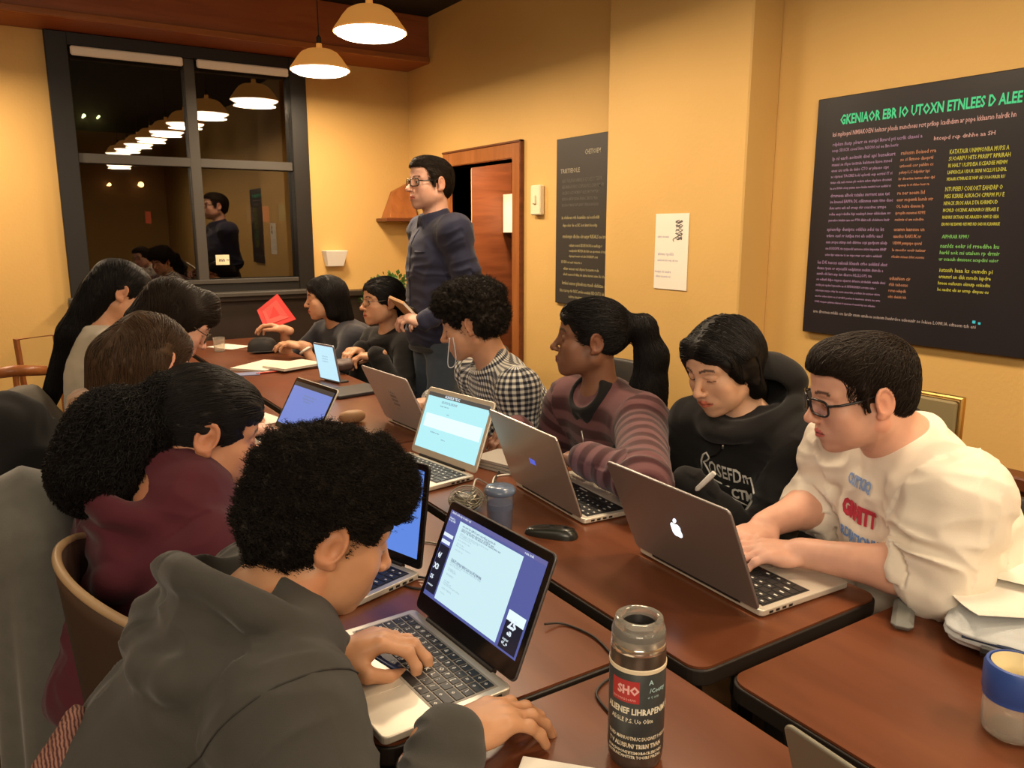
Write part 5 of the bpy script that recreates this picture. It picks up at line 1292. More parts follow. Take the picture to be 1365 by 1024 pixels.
SPECS = [
 dict(id='P1', head=(432, 704, 1.14), N=Dp(374, 806, 1.10), phi=-106, pitch=23, roll=0, baz=100, h=.0028, skin=SK1, hw=.185, bs=1.0, crane=.7, seed=1, fo=.02, maxlean=.28, tl=.52, nr=.055,
      wL=(440, 872, .785), hL=[(512, 850, .800), (-.15, .25, 1), dict(curl=.62, thumb=1.3, spread=.01, fcurl=[.75, .62, .60, .55])],
      wR=(600, 980, .792), hR=[(688, 944, .790), (.05, .1, 1), dict(curl=.40, spread=.08, thumb=.25, fcurl=[.42, .42, .42, .46])], hand=1.06,
      poleL=(-.2, .6, -1), poleR=(-.5, -.9, -.6), eyes='down',
      top=dict(name='hoodie', mat='charcoal_fleece', hood=dict(k=1.15, tilt=0, nk=.75, drop=.022), off=.022, amp=.012, fs=13, h=.004), legmat='black_jeans',
      hair=dict(kind='afro', big=1.0, front=True, mat='hair_curly', n=18000, h=.003, nape=-.075),
      label='person in charcoal hooded sweatshirt with black curly hair typing at the nearest laptop'),
 dict(id='P2', head=(272, 574, 1.58), phi=-103, pitch=20, baz=84, maxlean=.09, h=.0032, skin=(.46, .22, .12), fem=True, hw=.165, bs=1.0, seed=2, crane=.6, fo=.04, hs=1.04,
      wL=(.47, 1.66, .78), hL=[(.55, 1.62, .77), UPZ, {}], wR=(.46, 1.42, .78), hR=[(.54, 1.44, .77), UPZ, {}],
      top=dict(name='hoodie', mat='maroon_fleece', hood=dict(k=1.25, tilt=0), off=.022, amp=.015, fs=14, h=.0045),
      hair=dict(kind='tied', mat='hair_black', knot=(0, -.125, -.01), n=9000, h=.0035, amp=.005, fr=42, step=.012, line=.140,
                mass=[((0, -.150, -.035), (.085, .075, .075)), ((.01, -.165, -.105), (.085, .070, .075))], kw=dict(steps=12, step=.010, curl=.0050, cfreq=330, r=.0008, jitter=.35, lift=.007)),
      label='person in maroon hooded sweatshirt with pulled back bushy black curls, in profile'),
 dict(id='P3', head=(200, 480, 2.12), phi=-128, pitch=30, baz=85, h=.0045, skin=SK_fair, fem=True, seed=3, crane=.6, fo=.03, maxlean=.08,
      wL=(.55, 2.35, .78), hL=[(.63, 2.33, .77), UPZ, {}], wR=(.50, 1.90, .785), hR=[(.58, 1.92, .775), UPZ, {}], black_sleeve='R',
      top=dict(name='sweater', mat='beige_knit', off=.018, amp=.007),
      hair=dict(kind='long', mat='hair_brown', n=3000, h=.0045, part=0, step=.020, fr=30, amp=.004, wlocks=[((0, -.07, .0), (0, -.11, -.17), .085, .060), ((.07, -.02, 0), (.08, -.05, -.14), .04, .03), ((-.07, -.02, 0), (-.07, -.04, -.14), .04, .03)]),
      label='person in beige sweater with long wavy brown hair, bent low behind the maroon one'),
 dict(id='P4', head=(238, 428, 2.60), phi=-98, pitch=36, baz=88, h=.0045, skin=SK_fair, seed=4, maxlean=.10, crane=.6, fo=.03, glasses='round',
      wL=(.62, 2.85, .78), hL=[(.70, 2.83, .77), UPZ, {}], wR=(.60, 2.55, .785), hR=[(.68, 2.57, .775), UPZ, {}],
      top=dict(name='sweater', mat='dark_tee', off=.012, amp=.006),
      hair=dict(kind='long', mat='hair_dark_brown', n=2500, h=.0045, step=.013, fr=30, earout=False, line=.142, locks=[((0, -.06, .03), (0, -.085, -.06), .085, .06), ((.062, .0, .04), (.066, -.01, -.02), .035, .028), ((0, .045, .095), (0, .075, .07), .045, .03)]),
      label='person with chin length dark hair and thin glasses looking down, between the long haired ones'),
 dict(id='P5', head=(160, 390, 3.02), phi=-104, pitch=24, baz=85, maxlean=.08, h=.005, skin=SK_tan, fem=True, seed=5, fo=.03, crane=.5,
      wL=(.62, 3.35, .78), hL=[(.70, 3.33, .77), UPZ, {}], wR=(.60, 3.08, .785), hR=[(.68, 3.1, .775), UPZ, {}],
      top=dict(name='sweater', mat='offwhite_knit', off=.018, amp=.007),
      hair=dict(kind='long', mat='hair_black', n=2500, h=.005, step=.03, fr=30, earout=True, line=.136, wlocks=[((0, -.07, .0), (-.02, -.17, -.15), .070, .050), ((-.02, -.17, -.15), (-.06, -.27, -.40), .050, .028)]),
      label='person in off white sweater with very long straight black hair, by the window'),
 dict(id='R1', head=(1148, 523, 1.52), N=Dp(1204, 590, 1.56), phi=68, pitch=12, roll=-4, baz=-66, h=.0028, skin=SK_fair, hw=.165, bs=1.03, seed=6, hs=.94, crane=.75, fo=.03, maxlean=.20, glasses='rect', nr=.060, jaw=1.06, neck=.115,
      wL=(1070, 737, .790), eL=(1250, 768, .810), hL=[(1000, 733, .790), (.0, -.15, 1), dict(curl=.30, spread=.05, thumb=.6)],
      wR=(1020, 700, .795), eR=(1096, 668, .82), hR=[(985, 722, .785), (0, 0, 1), dict(curl=.35, thumb=.5)], stubble=.10, lips=(.50, .12, .10), armk=1.08,
      top=dict(name='sweatshirt', mat='cream_jersey', off=.024, belly=.02, amp=.017, fs=17, sleeve={'L': .14, 'R': .10}, h=.004, armr=1.10),
      hair=dict(kind='short', mat='hair_dark_brown', n=6000, h=.003),
      label='person in cream sweatshirt and black glasses typing at the laptop with glowing emblem'),
 dict(id='R2', head=(964, 486, 2.04), N=Dp(992, 556, 2.08), phi=42, pitch=20, roll=3, baz=-97, h=.0032, skin=SK_asian, fem=True, seed=7, crane=.4, fo=.02, nr=.047,
      wL=(1.40, 1.36, .79), hL=[(1.34, 1.45, .78), (0, 0, 1), dict(curl=.6)], wR=(1.40, 1.62, .79), hR=[(1.34, 1.53, .79), (0, 0, 1), dict(curl=.6)],
      top=dict(name='hoodie', mat='black_fleece', hood=dict(k=1.15, tilt=-15, nk=.5, bulk=1, drop=-.012), off=.024, amp=.011, fs=14, h=.0045),
      hair=dict(kind='long', mat='hair_black', n=5000, h=.0035, step=.017, part=.0, earout=True, line=.134, part_v=True, fr3=(.088, .080, .108), fr=40, locks=[((.062, .030, .03), (.068, .035, -.07), .028, .014), ((-.068, .0, .03), (-.066, -.03, -.08), .028, .02), ((0, -.06, .0), (0, -.06, -.11), .07, .05)]),
      label='person in black hooded sweatshirt with white lettering, long black parted hair'),
 dict(id='R3', head=(788, 452, 2.36), phi=88, pitch=-4, baz=-88, h=.0034, skin=SK_dark, fem=True, seed=8, crane=.2, fo=.01, bs=1.06, hs=1.0, lips=(.16, .05, .04),
      wL=(782, 613, .835), eL=(858, 642, .83), hL=[(748, 603, .82), (0, 0, 1), dict(curl=.4)], wR=(690, 572, .80), hR=[(668, 582, .79), UPZ, {}],
      top=dict(name='striped_sweater', mat='striped_knit', off=.020, belly=.02, amp=.007, cloth=True, collar='zip', h=.0045),
      hair=dict(kind='tied', mat='hair_black', knot=(0, -.118, .045), n=4500, h=.0035, line=.130, tail=(0, -.3, -1),
                locks=[((0, -.105, .05), (0, -.150, .045), .022, .034), ((0, -.150, .045), (0, -.185, -.04), .034, .040), ((0, -.185, -.04), (-.01, -.185, -.14), .045, .050), ((-.01, -.185, -.14), (-.03, -.21, -.18), .05, .028)], fr=30, amp=.0035, kw=dict(steps=12, step=.013, curl=.0012, cfreq=150)),
      label='person in maroon striped knit sweater with long ponytail, looking to the left'),
 dict(id='R4', head=(628, 431, 2.72), phi=100, pitch=15, baz=-84, h=.0038, skin=SK_tan, seed=9, crane=.7, fo=.02, bs=.96,
      wL=(1.34, 2.30, .79), hL=[(1.26, 2.30, .78), UPZ, {}], wR=(1.32, 2.62, .79), hR=[(1.24, 2.60, .78), UPZ, {}],
      top=dict(name='checked_shirt', mat='gingham', off=.012, amp=.005, cloth=True, collar='shirt', h=.0045),
      hair=dict(kind='afro', big=1.14, mat='hair_curly', n=7000, h=.004, front=True),
      label='person in black and white checked shirt with rounded black curly hair'),
 dict(id='R5', head=(510, 402, 3.95), phi=68, pitch=-2, baz=-97, h=.0045, skin=SK_tan, fem=True, seed=10, crane=.2, glasses='thin', eyes='open',
      wL=(1.47, 3.50, .83), hL=[(1.40, 3.56, .82), UPZ, dict(curl=.5)], wR=(1.48, 3.72, .83), hR=[(1.40, 3.68, .83), UPZ, dict(curl=.5)],
      top=dict(name='hoodie', mat='black_fleece', hood=dict(k=1.1, tilt=12), off=.018, amp=.006, h=.006),
      hair=dict(kind='tied', mat='hair_black', knot=(0, -.115, -.01), n=2000, h=.0045, locks=[((0, -.10, -.01), (0, -.12, -.05), .035, .03), ((0, -.12, -.05), (.0, -.10, -.16), .03, .02)]),
      label='person in black hooded jacket and glasses holding a dark pouch, beside the standing man'),
 dict(id='R6', head=(434, 397, 4.35), phi=86, pitch=4, baz=-98, h=.005, skin=SK_tan, seed=11, crane=.6, fo=.03,
      wL=(1.31, 4.12, .81), hL=[(1.22, 4.17, .83), UPZ, dict(curl=.4)], wR=(1.27, 4.30, .88), hR=[(1.18, 4.33, .91), (0, .3, 1), dict(curl=.5)],
      top=dict(name='tee_shirt', mat='dark_tee', off=.018, amp=.006, sleeve=-.62, h=.006),
      hair=dict(kind='long', mat='hair_black', n=2000, h=.005, step=.018, line=.136, locks=[((0, -.05, .02), (.0, -.08, -.12), .075, .06), ((-.06, -.01, .03), (-.066, -.02, -.09), .032, .028), ((.06, -.01, .03), (.066, -.02, -.09), .032, .028)]),
      label='person in dark short sleeved shirt with shoulder length black hair holding a red folder'),
 dict(id='S', head=(574, 245, 3.60), phi=62, pitch=-2, baz=-85, h=.0042, skin=(.60, .34, .25), seed=12, stand=True, tl=.53, hw=.19, bs=1.0, glasses='rect', eyes='open', crane=.2, fo=-.01, neck=.118, stubble=.12, nose=1.05,
      wL=Dp(566, 428, 3.45), hL=[Dp(546, 424, 3.45), (.3, -.5, .8), dict(curl=.7)], wR=Dp(575, 432, 3.72), hR=[Dp(553, 424, 3.65), (.2, .4, .8), dict(curl=.6)], poleL=(.8, -.3, -1), poleR=(.6, .5, -1),
      top=dict(name='overshirt', mat='navy_cotton', off=.016, amp=.010, fs=15, collar='shirt', h=.005), legmat='denim',
      hair=dict(kind='short', mat='hair_dark_brown', n=4000, h=.004, fwd=-.8),
      label='standing man in navy shirt, jeans and glasses in front of the wooden door'),
]



with ThreadPoolExecutor(4) as ex: BUILT = {r_.s['id']: r_ for r_ in ex.map(build_person, SPECS)}
print('people sculpted', round(time.time()-T0, 1))
PEOPLE = {}
for s in SPECS:
    R = BUILT[s['id']]; V, F, c = R.body; org = A(R.P[0], R.P[1], 0)
    o = link('person', mesh_data('person', V-org, F, True, col=c), skinm, loc=tuple(org)); tag(o, s['label'], 'person', 'people around the tables'); R.org = org; PEOPLE[s['id']] = o
    for nm_, PV, PF, col_, pc, mt in R.parts: link(nm_, mesh_data(nm_, PV-org, PF, True, pc=pc), MATS[mt], o)
def padd(pid, name, mb, m, world=True, **k):
    R = BUILT[pid]; M = Matrix.Translation(-Vector(R.org)); mb.v = [tuple(M @ Vector(v)) for v in mb.v]; return obj(name, mb, m, PEOPLE[pid], **k)
# glasses
gblack = mat('spectacle_black', (.012, .010, .010), .25); gthin = mat('spectacle_wire', (.10, .08, .06), .3, .6)
lensm = bpy.data.materials.new('lens'); lensm.use_nodes = True; nt = lensm.node_tree; nt.nodes.clear()
o_ = nt.nodes.new('ShaderNodeOutputMaterial'); mx = nt.nodes.new('ShaderNodeMixShader'); tr = nt.nodes.new('ShaderNodeBsdfTransparent'); gl = nt.nodes.new('ShaderNodeBsdfGlossy'); gl.inputs[1].default_value = .03; mx.inputs[0].default_value = .06; tr.inputs[0].default_value = (.95, .94, .93, 1)
nt.links.new(tr.outputs[0], mx.inputs[1]); nt.links.new(gl.outputs[0], mx.inputs[2]); nt.links.new(mx.outputs[0], o_.inputs[0])
for s in SPECS:
    k = s.get('glasses')
    if not k: continue
    R = BUILT[s['id']]; hs = s.get('hs', 1.0); rr_ = {'rect': .0024, 'round': .0016, 'thin': .0013}[k]; w, h_ = {'rect': (.0265, .0165), 'round': (.022, .019), 'thin': (.0235, .0155)}[k]
    def T(x, y, z): return R.Hc+R.HM @ (A(x, y, z)*hs)
    mb = MB(); ml = MB()
    for sg in (-1, 1):
        ring = []
        for i in range(33):
            a = 2*pi*i/32; ex = .55 if k != 'round' else .9; cx_ = math.copysign(abs(math.cos(a))**ex, math.cos(a)); sy_ = math.copysign(abs(math.sin(a))**ex, math.sin(a))
            xx = sg*.0335+w*cx_; ring.append(T(xx, .1065-abs(xx)**2*4.5, -.002+h_*sy_))
        mb.tube(ring, rr_, 8, cap=False); ml.add(ring[:-1], [tuple(range(32))])
        mb.tube([T(sg*(.0335+w), .1065-.0605**2*4.5-.0*sg, .006), T(sg*.071, .070, .006), T(sg*.0765, .03, .009), T(sg*.0750, .0, .014), T(sg*.0735, -.024, .016), T(sg*.0725, -.038, -.004)], rr_*1.05, 8)
    mb.tube([T(-.0335+w-.001, .105, .003), T(0, .108, .006), T(.0335-w+.001, .105, .003)], rr_, 8)
    gf = padd(s['id'], 'glasses', mb, gblack if k == 'rect' else gthin, smooth=True)
    M = Matrix.Translation(-Vector(R.org)); ml.v = [tuple(M @ Vector(v)) for v in ml.v]; obj('lens', ml, lensm, gf)
# lettering and trims laid on the cloth
def decal(pid, O, right, up, out, vs, fs, lift=.0022, reach=.2):
    R = BUILT[pid]; P = np.array([O+right*v[0]+up*v[1]+out*reach for v in vs], np.float32); P0 = P.copy(); dd = -out.astype(np.float32); t = np.zeros(len(P))
    for _ in range(50):
        d = R.gtop.eval(P); P = P+dd*np.clip(d, -.02, .05)[:, None]*.8
    n = R.gtop.grad(P, .006); return [tuple(q) for q in P+n*(R.disp(P)+lift)[:, None]], fs
def decal_text(pid, name, body, size, O, right, up, out, m, off=0, width=1.0, mb=None):
    vs, fs = text_mb(body, size, off=off, res=2, width=width); vs, fs = decal(pid, O, right, up, out, vs, fs)
    mb2 = MB().add(vs, fs); return padd(pid, name, mb2, m)
def decal_tube(pid, name, pts2, O, right, up, out, r, m, lift=.001):
    vs, _ = decal(pid, O, right, up, out, [(p[0], p[1], 0) for p in pts2], None, lift); return padd(pid, name, MB().tube(vs, r, 8), m, smooth=True)
if 'R1' in BUILT:
    R = BUILT['R1']; rt = -R.TMc[:, 0]; up = R.u; out = R.TMc[:, 1]   # reading direction is the wearer's left
    C_ = R.N-R.u*.130+rt*.018
    decal_text('R1', 'chest_text', 'CUITKIQ', .026, C_-rt*.055+up*.082, rt, up, out, mat('print_blue', (.22, .34, .62), .8), .0014, .74)
    decal_text('R1', 'chest_text', 'GRMITT', .042, C_-rt*.068+up*.016, rt, up, out, mat('print_red', (.50, .035, .065), .8), .0032, .68)
    decal_text('R1', 'chest_text', '3RDIJATIONIA', .026, C_-rt*.075+up*-.026, rt, up, out, mat('print_blue2', (.15, .28, .60), .8), .0012, .75)
if 'R2' in BUILT:
    R = BUILT['R2']; rt = -R.TMc[:, 0]; up = R.u; out = R.TMc[:, 1]; C_ = R.N-R.u*.13; wm = mat('print_white', (.72, .70, .64), .8)
    decal_text('R2', 'chest_text', 'OSEFDn', .050, C_-rt*.070+up*.025, rt, up, out, wm, .0010, .72)
    decal_text('R2', 'chest_text', 'CTMBED', .040, C_-rt*.005+up*-.030, rt, up, out, wm, .0016, .78)
    decal_tube('R2', 'letter_swash', [(-.105, .015), (-.10, .045), (-.088, .068), (-.074, .078), (-.066, .066), (-.078, .052), (-.092, .044), (-.078, .030), (-.066, .012)], C_, rt, up, out, .0028, wm)
    decal_tube('R2', 'letter_swash', [(.048, .038), (.065, .046), (.08, .034), (.095, .040)], C_, rt, up, out, .0026, wm)
    decal_tube('R2', 'underline', [(-.075, .006), (-.04, .006), (-.006, .004)], C_, rt, up, out, .0022, wm)
    decal_tube('R2', 'underline', [(-.012, -.030), (.01, -.042), (.06, -.046), (.115, -.046)], C_, rt, up, out, .0020, wm)
    decal_tube('R2', 'drawstring', [(-.012, .12), (-.020, .10), (-.035, .085), (-.06, .070)], C_, rt, up, out, .0022, MATS['black_lining'], .003)
    decal_tube('R2', 'zip_pull', [(-.012, .12), (-.013, .105)], C_, rt, up, out, .0035, mat('zip_metal', (.6, .58, .52), .3, .9), .006)
if 'R3' in BUILT:
    R = BUILT['R3']; rt = -R.TMc[:, 0]; up = R.u; out = R.TMc[:, 1]; C_ = R.N-R.u*.10
    decal_tube('R3', 'zip', [(0, .06), (0, .02), (0, -.04)], C_, rt, up, out, .003, mat('zip_metal', (.6, .58, .52), .3, .9))
    # dark collar standing around the neck
    g = G(); Fc = np.stack([R.r, R.f, R.u], 1) @ rotx(-.30); g.frame(Fc, R.N+R.u*.012+R.f*.006)
    for zz, RR in ((.0, .018), (.014, .014), (.028, .010)): g.tor((0, .004, zz), .049+RR, .0100, k=.012, sx=1.08)
    for sg in (-1, 1): g.rc((sg*.020, .070, .02), (sg*.030, .088, -.035), .010, .008, k=.01); g.rc((sg*.03, .062, .0), (sg*.075, .02, -.012), .020, .018, k=.01)
    V_, F_ = polygonize(g, .004); link('collar', mesh_data('collar', V_-R.org, F_), MATS['black_fleece'], PEOPLE['R3'])
if 'P1' in BUILT:
    R = BUILT['P1']; zm_ = mat('zip_metal', (.6, .58, .52), .3, .9); rt = R.TMc[:, 0]; up = R.u; out = R.TMc[:, 1]
    C_ = R.N-R.u*.02
    decal_tube('P1', 'zip', [(0, -.02-.02*i) for i in range(22)], C_, rt, up, out, .0035, zm_, .002)
    decal_tube('P1', 'zip_tape', [(.012, -.02-.02*i) for i in range(22)], C_, rt, up, out, .006, MATS['black_lining'], .000)
    # seams over the sleeves
    for sd, S_ in (('R', R.SR),):
        a = R.SR-R.TM[:, 0]*.01
        pts = []
        for i in range(22):
            th = 2*pi*i/21; ax = unit(R.E['R']-R.SR); e1 = unit(np.cross(ax, R.u)); e2 = np.cross(ax, e1); p = (a+(e1*math.cos(th)+e2*math.sin(th))*.11).astype(np.float32)[None]
            c0 = a.astype(np.float32)[None]
            dr = unit_rows(c0-p)
            for _ in range(40): p = p+dr*np.clip(R.gtop.eval(p), -.02, .04)[:, None]*.8
            n = R.gtop.grad(p, .006); p = p+n*(R.disp(p)+.0012)[:, None]; pts.append(p[0])
        padd('P1', 'sleeve_seam', MB().tube(pts, .0012, 6, cap=False), mat('seam_dark', (.026, .024, .021), .9), smooth=True)
    # lining visible at the neck
    g = G(); g.frame(R.HF, R.HO, 1.15); g.tor((0, .006, .010), .058, .012, k=.01, sx=1.08); V_, F_ = polygonize(g, .003); link('lining', mesh_data('lining', V_-R.org, F_), MATS['black_lining'], PEOPLE['P1'])
    # pen in the left hand
    tL = BUILT['P1'].tips['L']; a = tL[0][0]; b_ = tL[4][0]; mid = (a+b_)/2; d_ = unit(A(-.6, .55, .45))
    e = tag(obj('pen', MB().tube([mid-d_*.030, mid-d_*.024, mid+d_*.085, mid+d_*.095], [.001, .0042, .0042, .003], 10), mat('pen_dark', (.03, .04, .10), .25), smooth=40), 'dark blue pen held in the front student’s left hand', 'pen')
if 'P3' in BUILT:
    R = BUILT['P3']; g = G(); g.rc(R.SR+(R.E['R']-R.SR)*.35, R.E['R'], .068, .060); g.rc(R.E['R'], R.W['R'], .060, .042, k=.02); V_, F_ = polygonize(g, .007); n = vnormals(V_, F_); V_ = V_+n*(.005*folds(V_, 20, 3))[:, None]
    link('jacket_sleeve', mesh_data('jacket_sleeve', V_-R.org, F_), MATS['black_fleece'], PEOPLE['P3'])
    g = G(); R2_ = R; g.frame(np.stack([R.r, R.f, R.u], 1), R.N+R.u*.01); g.tor((0, -.005, 0), .082, .028, rotx(-.25), sx=1.15, k=.02); g.el((0, -.075, .0), (.09, .035, .045), k=.03)
    V_, F_ = polygonize(g, .005); n = vnormals(V_, F_); V_ = V_+n*(.006*folds(V_, 30, 3))[:, None]; link('scarf', mesh_data('scarf', V_-R.org, F_), MATS['scarf_tan'], PEOPLE['P3'])
if 'S' in BUILT:
    R = BUILT['S']; rt = -R.TMc[:, 0]; up = R.u; out = R.TMc[:, 1]; C_ = R.P+R.u*.25
    decal_tube('S', 'button_placket', [(0, .24-.03*i) for i in range(16)], C_, rt, up, out, .004, MATS['navy_cotton'], 0)
    decal_tube('S', 'pocket_flap', [(.05, .14), (.08, .138), (.11, .14)], C_, rt, up, out, .004, MATS['navy_cotton'], .001)
    g = G(); g.frame(R.TM, R.P); g.tor((0, 0, -.058), .135, .016, k=.01, sx=1.12, sy=.92); V_, F_ = polygonize(g, .006); link('belt', mesh_data('belt', V_-R.org, F_), MATS['shoe'], PEOPLE['S'])
# ============================================================= CHAIRS, COATS AND HELD THINGS
rimm = wood_mat('rim_tan', (.30, .19, .10), (.36, .24, .13), .4, (3, 3, 3)); shellm = mat('shell_brown', (.045, .026, .018), .5, bump=.1, bscale=200)
def who(pid, back=.0, side=0.0):
    R = BUILT.get(pid)
    return None if R is None else (R.P[0]-R.f[0]*back, R.P[1]-R.f[1]*back)
# dark bucket chair with a tan rim behind the maroon person
def bucket(x, y, face, label, w=.27, d=.25, top=.86, arm=.66, m_=shellm, rim=rimm, name='chair', th=.012, seat=.44):
    e = empty(name, (x, y, 0), label, 'chair', None, rot=(0, 0, face-pi/2))
    def prof(a): return arm+(top-arm)*max(0, math.cos(a*.5))**3.0 if False else arm+(top-arm)*(.5+.5*math.cos(min(abs(a)*1.15, pi)))
    def F(u, v):
        a = (u-.5)*2*2.15; z = seat-.02+(prof(a)-seat+.02)*v; fl = .80+.20*v
        return (w*math.sin(a)*fl, -d*math.cos(a)*fl, z)
    mb = MB().grid(F, 49, 14); o_ = obj('shell', mb, m_, e, smooth=True); sd_ = o_.modifiers.new('s', 'SOLIDIFY'); sd_.thickness = th; sd_.offset = 0
    obj('rim', MB().tube([F(i/60, 1) for i in range(61)], .0075, 8), rim, e, smooth=True)
    obj('seat', MB().lathe([(.001, seat-.03), (.20, seat-.03), (.225, seat-.01), (.22, seat+.01), (.001, seat+.02)], 32), m_, e, smooth=True)
    for sx in (-1, 1):
        for sy in (-1, 1): obj('leg', MB().tube([(sx*.15, sy*.13, seat-.03), (sx*.22, sy*.20, 0)], [.014, .009], 8), legm, e)
    return e
bucket(.215, 1.40, 0.0, 'dark brown bucket chair with tan rim behind the person in maroon', w=.255, d=.19, top=.895, arm=.74)
# grey felt coat over a chair at the left edge
def drape(x, y, face, top, w, label, m_, name='coat', seed=0, length=.85, flare=.12, depth=.10):
    def F(u, v):
        a = 2*pi*u; k = math.copysign(abs(math.cos(a))**.7, math.cos(a)); l = math.copysign(abs(math.sin(a))**.7, math.sin(a))
        z = top-length*v; q_ = min(1, v*9); rd_ = math.sqrt(1-(1-q_)**2); ww = w*(.62+.38*rd_)*(1+flare*v); dd = depth*(.04+.96*rd_)*(1+flare*2*v)
        n = .018*v*math.sin(a*5+seed+2*v)+.010*math.sin(a*9+v*7+seed)*v; zz = z
        return ((ww+n)*k, (dd+n)*l, zz-.035*k*k*(1-v)**8)
    mb = MB().grid(F, 72, 40, True); mb.f += [(i*40, (i+1)*40, ((71-i) % 72)*40, ((72-i) % 72)*40) for i in range(1, 35)]+[(0, 40, 71*40), (35*40, 36*40, 37*40)]
    o_ = obj(name, mb, m_, loc=(x, y, 0), rot=(0, 0, face-pi/2), smooth=True); return o_
ch = chair(-.02, 1.95, 0.0, 'padded chair hidden under the grey felt coat at the left', top=.92)
cg = tag(drape(-.01, 1.72, .0, .975, .13, '', MATS['grey_felt'], 'felt_coat', 1, .92, .10, .075), 'heavy grey felt coat hung over a chair back at the left edge', 'coat')
# black coat and bag further left
bk = MATS['black_fleece']
def lump(name, x, y, z, rx, ry, rz, m_, label, cat, seed=1, amp=.02, fr=9, h=.01, rot=0):
    g = G(); g.frame(rotz(rot), (0, 0, 0)); g.el((0, 0, rz), (rx, ry, rz)); g.el((rx*.3, 0, rz*.8), (rx*.7, ry*.9, rz*.75), k=.05); V_, F_ = polygonize(g, h); n = vnormals(V_, F_); V_ = V_+n*(amp*folds(V_, fr, seed))[:, None]
    V_[:, 2] = np.maximum(V_[:, 2], 0.0); o_ = link(name, mesh_data(name, V_, F_), m_, loc=(x, y, z)); return tag(o_, label, cat)
chair(-.08, 2.62, 0.0, 'black padded chair at the far left holding a black coat', top=.80)
p_ = dep(22, 560, 2.1)
lump('black_coat', -.05, 2.58, .456, .16, .16, .25, bk, 'bunched black coat heaped on a chair at the left edge', 'coat', 3, .03)
lump('shoulder_bag', .02, 3.30, .46, .13, .11, .20, mat('bag_grey', (.16, .14, .115), .7), 'grey bag with chain on the chair behind the off white sweater', 'bag', 5, .02)
chair(.0, 3.33, 0.0, 'black padded chair holding the grey bag by the yellow wall', top=.80)
e = empty('chair', (.02, 4.05, 0), 'wooden framed chair with curved arm at the far left wall', 'chair', rot=(0, 0, 0))
obj('arm_rest', MB().tube([(-.16, .0, .80), (-.02, -.03, .815), (.10, .0, .80)], [.022, .026, .022], 10), framewood, e, smooth=True)
obj('back_frame', MB().tube([(.02, .22, .45), (.0, .24, .92), (.16, .24, .93), (.17, .22, .45)], .014, 8), framewood, e)
obj('seat', MB().box((-.20, -.20, .42), (.22, .22, .46), .012), darkwood, e)
for sx in (-1, 1):
    for sy in (-1, 1): obj('leg', MB().tube([(sx*.17, sy*.17, .42), (sx*.19, sy*.19, 0)], .014, 8), framewood, e)
obj('arm_post', MB().tube([(-.02, -.03, .80), (-.02, -.05, .46)], .012, 8), framewood, e)
# burgundy knit hat hung at the front student's chair
knitm = mat('knit_burgundy', (.13, .035, .030), .9, bump=1.0, bscale=1, var=0)
nt = knitm.node_tree; N = nt.nodes; wv = N.new('ShaderNodeTexWave'); wv.inputs['Scale'].default_value = 70; wv.inputs['Distortion'].default_value = 3; wv.inputs['Detail Scale'].default_value = 2; tc = N.new('ShaderNodeTexCoord'); nt.links.new(tc.outputs['Object'], wv.inputs['Vector'])
cr = N.new('ShaderNodeValToRGB'); cr.color_ramp.elements[0].color = (.05, .012, .014, 1); cr.color_ramp.elements[1].color = (.30, .15, .11, 1); nt.links.new(wv.outputs['Fac'], cr.inputs[0]); nt.links.new(cr.outputs[0], N['Principled BSDF'].inputs['Base Color'])
chair(-.22, .93, 0.15, 'padded chair under the hooded student in front', top=.74)
kp = dep(92, 1000, 1.02)
g = G(); c0 = dep(78, 1060, 1.02); c1 = dep(100, 955, 1.02); g.rc(c0, c1, .050, .014); V_, F_ = polygonize(g, .004); n = vnormals(V_, F_); V_ = V_+n*(.003*fbm(V_, 60, 2, 4))[:, None]; o0 = A(c0[0], c0[1], c0[2])
tag(link('knit_scarf', mesh_data('knit_scarf', V_-o0, F_), knitm, loc=tuple(o0)), 'burgundy knitted scarf end sticking up at the lower left corner', 'scarf')
# chairs of the right row
for pid, lab, bk_, top, wd in (('R1', 'dark padded chair of the person in the cream sweatshirt, at the right edge', .16, .80, .46), ('R2', 'black chair back showing left of the black hooded person', .13, .92, .46), ('R3', 'black chair of the person in the striped sweater', .20, .84, .46),
        ('R4', 'black chair back showing right of the checked shirt', .18, .93, .46), ('R5', 'black chair of the far person in black hooded jacket', .16, .80, .44), ('R6', 'black chair of the person with the red folder', .16, .80, .44)):
    q = who(pid, bk_-.12)
    if q: chair(q[0]+.02, q[1]+(.0 if pid != 'R4' else -.05), pi, lab, top=top, w=wd)
for pid, lab in (('P4', 'black chair of the person with thin round glasses'), ('P5', 'black chair of the person in the off white sweater')):
    q = who(pid, .04)
    if q: chair(q[0], q[1], 0, lab, top=.80)
# metal edged chair back behind the cream sweatshirt
e = empty('chair', (2.22, 1.33, 0), 'brass edged chair back between the cream sweatshirt and the yellow wall', 'chair', rot=(0, 0, 0)); brass = mat('brass', (.7, .45, .15), .3, 1)
obj('back_frame', MB().tube([(.0, -.20, .45), (0, -.20, .955), (0, .20, .955), (0, .20, .45)], .010, 8), brass, e)
obj('back_pad', MB().box((-.012, -.19, .62), (.012, .19, .945), .006), mat('pad_mustard', (.22, .17, .08), .7), e)
obj('seat', MB().box((-.0, -.21, .42), (.30, .21, .46), .015), seatm, e)
for sx in (.03, .27):
    for sy in (-.18, .18): obj('leg', MB().tube([(sx, sy, .42), (sx, sy, 0)], .011, 8), legm, e)
